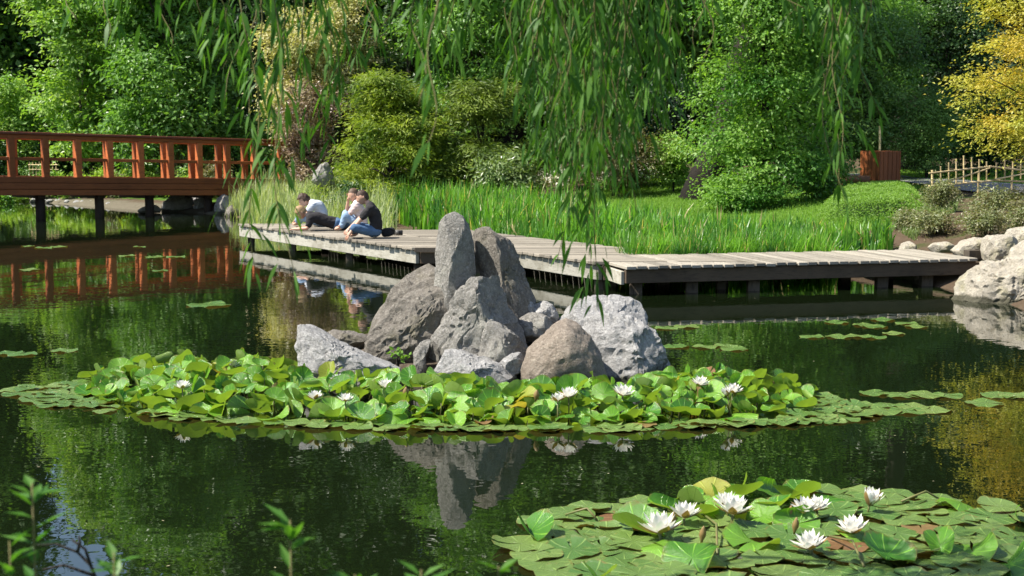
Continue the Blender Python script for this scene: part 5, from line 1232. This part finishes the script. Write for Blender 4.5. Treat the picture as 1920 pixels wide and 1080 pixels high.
def cloth_mesh(name, chains, mat, voxel=.014):
    """rounded limbs blended into one cloth surface"""
    bm = bmesh.new()
    for ch in chains:
        for n in ch: bmesh.ops.create_icosphere(bm, subdivisions=2, radius=n[3], matrix=Matrix.Translation(n[:3]))
        for a, b in zip(ch[:-1], ch[1:]):
            p, q = Vector(a[:3]), Vector(b[:3]); d = q - p
            if d.length < 1e-4: continue
            M = Matrix.Translation((p + q) / 2) @ d.to_track_quat('Z', 'Y').to_matrix().to_4x4()
            bmesh.ops.create_cone(bm, cap_ends=True, segments=14, radius1=a[3], radius2=b[3], depth=d.length, matrix=M)
    me = bpy.data.meshes.new(name); bm.to_mesh(me); bm.free(); o = bpy.data.objects.new(name, me); COL.objects.link(o)
    r = o.modifiers.new('r', 'REMESH'); r.mode = 'VOXEL'; r.voxel_size = voxel
    s = o.modifiers.new('s', 'SMOOTH'); s.factor = .5; s.iterations = 6
    dg = bpy.context.evaluated_depsgraph_get(); out = bpy.data.meshes.new_from_object(o.evaluated_get(dg)); out.name = name
    bpy.data.objects.remove(o); bpy.data.meshes.remove(me)
    co = np.zeros(len(out.vertices) * 3); out.vertices.foreach_get('co', co); co = co.reshape(-1, 3); nm = np.zeros(len(out.vertices) * 3); out.vertices.foreach_get('normal', nm); nm = nm.reshape(-1, 3)
    fold = np.array([abs(noise.noise(Vector((p[0] * 9, p[1] * 9, p[2] * 17)))) for p in co]); co = co - nm * (fold * .016)[:, None]; out.vertices.foreach_set('co', co.ravel())   # folds
    out.materials.clear(); out.materials.append(mat); out.polygons.foreach_set('use_smooth', [True] * len(out.polygons)); return out
def chain(pts): return pts, [(i, i + 1) for i in range(len(pts) - 1)]
def merge(*chains):
    """chains of nodes; nodes at the same spot are welded"""
    N, E, key = [], [], {}
    for ch in chains:
        last = None
        for n in ch:
            k = tuple(round(v, 4) for v in n[:3])
            if k not in key: key[k] = len(N); N.append(n)
            i = key[k]
            if last is not None and last != i: E.append((last, i))
            last = i
    return N, E
m_skin = plain_mat('skin', (.60, .36, .25), (.54, .31, .21), .5, 8, spec=.4)
m_blk = plain_mat('black shirt', (.018, .017, .018), (.03, .028, .03), .9, 10, .003, 30)
m_jean = plain_mat('blue jeans', (.055, .11, .20), (.10, .17, .28), .9, 9, .003, 60)
m_jeanl = plain_mat('light blue jeans', (.20, .31, .46), (.32, .42, .55), .9, 9, .003, 60)
m_grey = plain_mat('pale grey shirt', (.55, .58, .63), (.45, .48, .55), .9, 9, .003, 30)
m_pink = plain_mat('pale pink top', (.66, .55, .50), (.55, .40, .38), .9, 9, .003, 30)
m_hdark = plain_mat('dark brown hair', (.035, .02, .014), (.075, .045, .03), .6, 25, .006, 60)
m_hbr = plain_mat('brown hair', (.08, .048, .03), (.14, .09, .06), .55, 25, .006, 60)
m_hblond = plain_mat('dark blond hair', (.24, .15, .07), (.35, .24, .12), .55, 25, .006, 60)
m_eye = plain_mat('eye', (.03, .02, .02), (.02, .015, .015), .3)
def head(parent, c, yaw, pitch, hair, style, s=1.0):
    """face looks along local -x turned by yaw; built as one skull mesh with nose, ears and eyes, plus hair"""
    V, F = ICO[4]; P_ = V.copy(); x, y, z = V.T
    P_ = np.column_stack([x * .098, y * .077, z * .118])
    jaw = np.clip(-z, 0, 1); P_[:, 0] += -.018 * jaw ** 1.5; P_[:, 1] *= (1 - .28 * jaw ** 1.4); P_[:, 0] *= np.where(x > 0, 1 - .22 * jaw, 1)
    nose = np.exp(-((y / .16) ** 2 + ((z + .12) / .24) ** 2)) * (x < 0); P_[:, 0] -= .022 * nose * np.clip(1 - (z + .12) * 1.5, .3, 1.6)
    eyes = sum(np.exp(-(((y - e) / .14) ** 2 + ((z - .06) / .12) ** 2)) for e in (-.38, .38)) * (x < 0); P_[:, 0] += .010 * eyes
    mouth = np.exp(-((y / .3) ** 2 + ((z + .50) / .07) ** 2)) * (x < 0); P_[:, 0] += .005 * mouth
    for e in (-1, 1):
        ear = np.exp(-(((x - .08) / .17) ** 2 + ((z + .02) / .24) ** 2)) * (y * e > 0); P_[:, 1] += e * .020 * ear
    R = Matrix.Translation(c) @ Matrix.Rotation(yaw, 4, 'Z') @ Matrix.Rotation(pitch, 4, 'Y') @ Matrix.Scale(s, 4)
    h = link('head', np_mesh('head', P_, F, m_skin, True), parent); h.matrix_local = R
    mb = MB()
    for e in (-1, 1): mb.tube([(-.079, e * .031, .008), (-.0855, e * .031, .008)], [.011, .006], 8)
    link('eyes', mb.mesh('eyes', m_eye, None, True), h)
    r = np.random.RandomState(int(abs(c[0]) * 1000) + len(style)); front = {'short': .42, 'curly': .5, 'long': .5, 'fringe': .15}[style]
    thr = np.where(x < -.25, front, np.where(x < .25, -.15, -.55 if style != 'long' else -1.2)); keep = z > thr
    k = {'short': 1.10, 'curly': 1.26, 'long': 1.12, 'fringe': 1.16}[style]; hp = np.column_stack([x * .098, y * .077, z * .118]) * k; hp[:, 0] += .006
    dis = np.array([fbm(Vector(p) * (28 if style == 'curly' else 16), 3) for p in hp]); hp *= (1 + dis * (.28 if style == 'curly' else .13))[:, None]
    Fk = F[keep[F].all(1)]; hm = np_mesh('hair', hp, Fk, hair, True); ho = link('hair', hm, h); 
    if style == 'long':
        N = [(.05, .05, .02, .045), (.075, .05, -.10, .045), (.06, .05, -.22, .035), (.05, .05, -.30, .012)]
        for e in (-1, 1): link('hair_strand', skin_mesh('hair_strand', *chain([(a, b * e, c_, d) for a, b, c_, d in N]), hair), h)
    return h
def hand(parent, p, d, palm_n, side, curl=.5, s=1.0, base=None):
    """palm and five unequal bent fingers; d points along the fingers"""
    d = Vector(d).normalized(); n = Vector(palm_n); n = (n - d * n.dot(d)).normalized(); a = n.cross(d) * side; p = Vector(p); ch = []
    w0 = tuple(p) + (.024 * s, .018 * s); c_ = p + d * .045 * s; ch.append([w0, tuple(c_) + (.030 * s, .014 * s)])
    for k, L in enumerate((.070, .080, .074, .058)):
        o = (k - 1.5) * .019 * s; q0 = p + d * .075 * s + a * o; f = [tuple(c_) + (.030 * s, .014 * s), tuple(q0) + (.0095 * s,)]; dd = d.copy(); q = q0
        for j in range(3): dd = (dd - n * math.tan(curl * .45)).normalized(); q = q + dd * L * s * (.42, .33, .25)[j]; f.append(tuple(q) + ((.0088, .008, .0065)[j] * s,))
        ch.append(f)
    q = p + d * .02 * s - a * .032 * s; q2 = q + (d * .6 - a * .75 - n * .25).normalized() * .034 * s; q3 = q2 + (d * .9 - a * .3 - n * .35).normalized() * .028 * s
    ch.append([tuple(c_) + (.030 * s, .014 * s), tuple(q) + (.012 * s,), tuple(q2) + (.0105 * s,), tuple(q3) + (.008 * s,)])
    return ch
def person(label, origin, spec, group='people resting on the boardwalk'):
    t = thing('person', label, 'person', origin, group); J = spec['joints']
    body = []
    body.append([J['pelvis'] + (.10, .08), J['belly'] + (.10, .08), J['chest'] + (.11, .09), J['neckb'] + (.06, .055), J['neck'] + (.052,), J['headb'] + (.055,)])
    for sd in ('l', 'r'):
        body.append([J['neckb'] + (.06, .055), J['sh' + sd] + (.055,), J['el' + sd] + (.041,), J['wr' + sd] + (.027,)])
        body.append([J['pelvis'] + (.10, .08), J['hip' + sd] + (.088,), J['kn' + sd] + (.060,), J['an' + sd] + (.040,), J['toe' + sd] + (.036, .028)])
    hands = []
    for sd, e in (('l', 1), ('r', -1)):
        d = Vector(J['ha' + sd]) - Vector(J['wr' + sd]); body += hand(t, J['wr' + sd], d, spec.get('palm', (0, 0, 1)), e, spec.get('curl', .5))
    N, E = merge(*body); link('body', skin_mesh('body', N, E, m_skin), t)
    mid = lambda a, b, f: tuple(a[i] + (b[i] - a[i]) * f for i in range(3))
    lat = (Vector(J['shl']) - Vector(J['shr'])).normalized()
    side = lambda k, o, r: tuple(Vector(J[k]) + lat * o) + (r,)
    f = spec.get('sleeve', .62); sh, tr = [], []
    for e, sd in ((1, 'l'), (-1, 'r')):
        sh.append([side('pelvis', e * .055, .118), side('belly', e * .055, .112), side('chest', e * .065, .115), J['sh' + sd] + (.082,), mid(J['sh' + sd], J['el' + sd], f) + (.066,)])
        sh.append([J['neckb'] + (.078,), J['sh' + sd] + (.082,)])
        tr.append([tuple(Vector(mid(J['pelvis'], J['belly'], .4)) + lat * e * .05) + (.108,), side('pelvis', e * .06, .120), J['hip' + sd] + (.104,), J['kn' + sd] + (.076,), mid(J['kn' + sd], J['an' + sd], .85) + (.058,)])
    sh.append([J['pelvis'] + (.115,), J['belly'] + (.11,), J['chest'] + (.115,), J['neckb'] + (.078,)]); tr.append([J['pelvis'] + (.115,), mid(J['pelvis'], J['belly'], .3) + (.11,)])
    link('shirt', cloth_mesh('shirt', sh, spec['shirt']), t); link('trousers', cloth_mesh('trousers', tr, spec['trousers']), t)
    if spec.get('shoes'):
        for sd in ('l', 'r'):
            a, b = J['an' + sd], J['toe' + sd]; N, E = chain([a + (.05,), mid(a, b, .5) + (.048, .042), b + (.045, .036)]); link('shoe', skin_mesh('shoe', N, E, spec['shoes']), t)
    head(t, Vector(J['head']), *spec['look'], spec['hair'], spec['style'])
    return t
ZD = DZ + .004
def on_deck(x, y): return G(x, y, ZD)
# man in black, cross-legged, looking down to his left
o = on_deck(704, 446)
person('person in a black t-shirt and blue jeans sitting cross-legged at the boardwalk edge', o, dict(shirt=m_blk, trousers=m_jean, hair=m_hdark, style='short', look=(.25, -.35), sleeve=.62, palm=(0, -.4, .6), curl=.6, joints=dict(
    pelvis=(0, 0, .125), belly=(.015, 0, .27), chest=(-.02, 0, .42), neckb=(-.085, 0, .555), neck=(-.125, 0, .60), headb=(-.17, 0, .65), head=(-.215, 0, .69),
    shl=(-.075, -.17, .50), ell=(-.27, -.22, .28), wrl=(-.40, -.27, .10), hal=(-.46, -.29, .02), shr=(-.085, .16, .50), elr=(-.30, .14, .30), wrr=(-.44, -.05, .16), har=(-.50, -.12, .10),
    hipl=(-.05, -.10, .115), knl=(-.33, -.26, .19), anl=(-.40, .03, .07), toel=(-.46, .14, .055), hipr=(-.05, .10, .115), knr=(-.36, .26, .20), anr=(-.34, -.06, .065), toer=(-.42, -.17, .05))))
# woman behind him
o = on_deck(678, 433)
person('person with long brown hair and pale top sitting behind the person in black', o, dict(shirt=m_pink, trousers=m_jeanl, hair=m_hbr, style='long', look=(.45, -.25), sleeve=.55, palm=(1, 0, 0), curl=.7, joints=dict(
    pelvis=(0, 0, .12), belly=(0, 0, .25), chest=(-.04, 0, .39), neckb=(-.08, 0, .52), neck=(-.105, 0, .565), headb=(-.12, 0, .61), head=(-.14, 0, .66),
    shl=(-.075, -.15, .47), ell=(-.24, -.16, .26), wrl=(-.36, -.16, .12), hal=(-.42, -.17, .05), shr=(-.085, .15, .47), elr=(-.29, .14, .36), wrr=(-.25, .07, .55), har=(-.24, .05, .62),
    hipl=(-.05, -.09, .11), knl=(-.27, -.17, .30), anl=(-.36, -.15, .06), toel=(-.48, -.18, .045), hipr=(-.05, .09, .11), knr=(-.30, .14, .32), anr=(-.38, .1, .06), toer=(-.50, .08, .045))))
# boy in black lying on his front, propped on his elbows
o = on_deck(592, 432)
person('person with dark blond hair in a black shirt lying propped on the elbows', o, dict(shirt=m_blk, trousers=m_jean, hair=m_hblond, style='fringe', look=(.35, -.55), sleeve=.7, palm=(0, 0, 1), curl=.5, joints=dict(
    pelvis=(.36, .10, .125), belly=(.22, .05, .165), chest=(.03, .0, .235), neckb=(-.12, -.01, .29), neck=(-.17, -.01, .305), headb=(-.215, -.01, .32), head=(-.27, -.01, .335),
    shl=(-.07, -.16, .245), ell=(-.12, -.20, .05), wrl=(-.34, -.16, .035), hal=(-.42, -.14, .03), shr=(-.09, .15, .245), elr=(-.16, .17, .05), wrr=(-.34, .0, .04), har=(-.42, -.05, .035),
    hipl=(.44, .06, .11), knl=(.62, .42, .07), anl=(.72, .80, .055), toel=(.75, .92, .05), hipr=(.40, .20, .11), knr=(.52, .55, .07), anr=(.58, .93, .055), toer=(.60, 1.05, .05))))
# person with curly hair sitting hunched behind
o = on_deck(590, 427) + Vector((0, .42, 0))
person('person with curly dark hair in a pale grey shirt hunched behind the lying person', o, dict(shirt=m_grey, trousers=m_jeanl, hair=m_hdark, style='curly', look=(.3, -.6), sleeve=.75, palm=(0, 0, 1), curl=.6, joints=dict(
    pelvis=(.06, .0, .125), belly=(.09, 0, .27), chest=(.02, 0, .40), neckb=(-.10, 0, .46), neck=(-.16, 0, .475), headb=(-.21, 0, .49), head=(-.265, 0, .505),
    shl=(-.06, -.17, .42), ell=(-.22, -.24, .24), wrl=(-.36, -.14, .16), hal=(-.42, -.10, .12), shr=(-.07, .17, .42), elr=(-.24, .22, .24), wrr=(-.38, .10, .16), har=(-.44, .05, .12),
    hipl=(.0, -.10, .115), knl=(-.30, -.27, .20), anl=(-.42, .0, .07), toel=(-.50, .10, .055), hipr=(.0, .10, .115), knr=(-.32, .27, .20), anr=(-.36, -.06, .065), toer=(-.46, -.16, .05))))
# bag, lens and shoes
m_bag = plain_mat('black fabric bag', (.02, .02, .022), (.035, .033, .035), .8, 10, .004, 25)
m_lens = plain_mat('dark lens barrel', (.06, .058, .055), (.10, .095, .09), .45, 20)
m_rubber = plain_mat('white rubber sole', (.65, .64, .6), (.5, .5, .48), .6)
o = on_deck(727, 444); bag = thing('bag', 'slumped black fabric bag behind the person in black', 'bag', o)
N, E = chain([(-.12, 0, .06, .06, .075), (-.03, .02, .075, .075, .09), (.06, .03, .085, .06, .085), (.12, .05, .14, .035, .05)]); link('body', skin_mesh('body', N, E, m_bag), bag)
mb = MB(); mb.tube([(-.10, -.06, .10), (-.02, -.08, .15), (.08, -.06, .14), (.12, 0, .1)], [.01] * 4, 6); link('strap', mb.mesh('strap', m_bag, None, True), bag)
o = on_deck(744, 441); le = thing('camera_lens', 'dark grey camera lens lying on the planks beside the bag', 'camera lens', o)
for nm, pts, rad in (('barrel', [(-.10, 0, .045), (-.02, 0, .045), (-.015, 0, .045), (.05, -.01, .045)], [.036, .038, .044, .044]), ('focus_ring', [(-.065, 0, .045), (-.03, 0, .045)], [.0405, .0405]), ('hood', [(.05, -.01, .045), (.055, -.01, .045), (.10, -.015, .045)], [.046, .042, .045])):
    mb = MB(); mb.tube(pts, rad, 16); link(nm, mb.mesh(nm, m_lens if nm != 'hood' else m_bag, None, True), le)
for k, (x, y, lab) in enumerate(((636, 428, 'dark sneaker with white toe standing by the lying person'), (648, 430, 'dark sneaker lying beside the first one near the lying person'))):
    o = on_deck(x, y) + Vector((0, .25, 0)); s = thing('shoe', lab, 'shoe', o)
    N, E = chain([(-.10, 0, .045, .042, .036), (0, 0, .055, .045, .045), (.08, 0, .07, .044, .055)]); link('upper', skin_mesh('upper', N, E, m_bag), s)
    N, E = chain([(-.12, 0, .022, .04, .018), (0, 0, .02, .045, .016), (.1, 0, .02, .042, .016)]); link('sole', skin_mesh('sole', N, E, m_rubber), s)
    s.rotation_euler.z = .4 + k
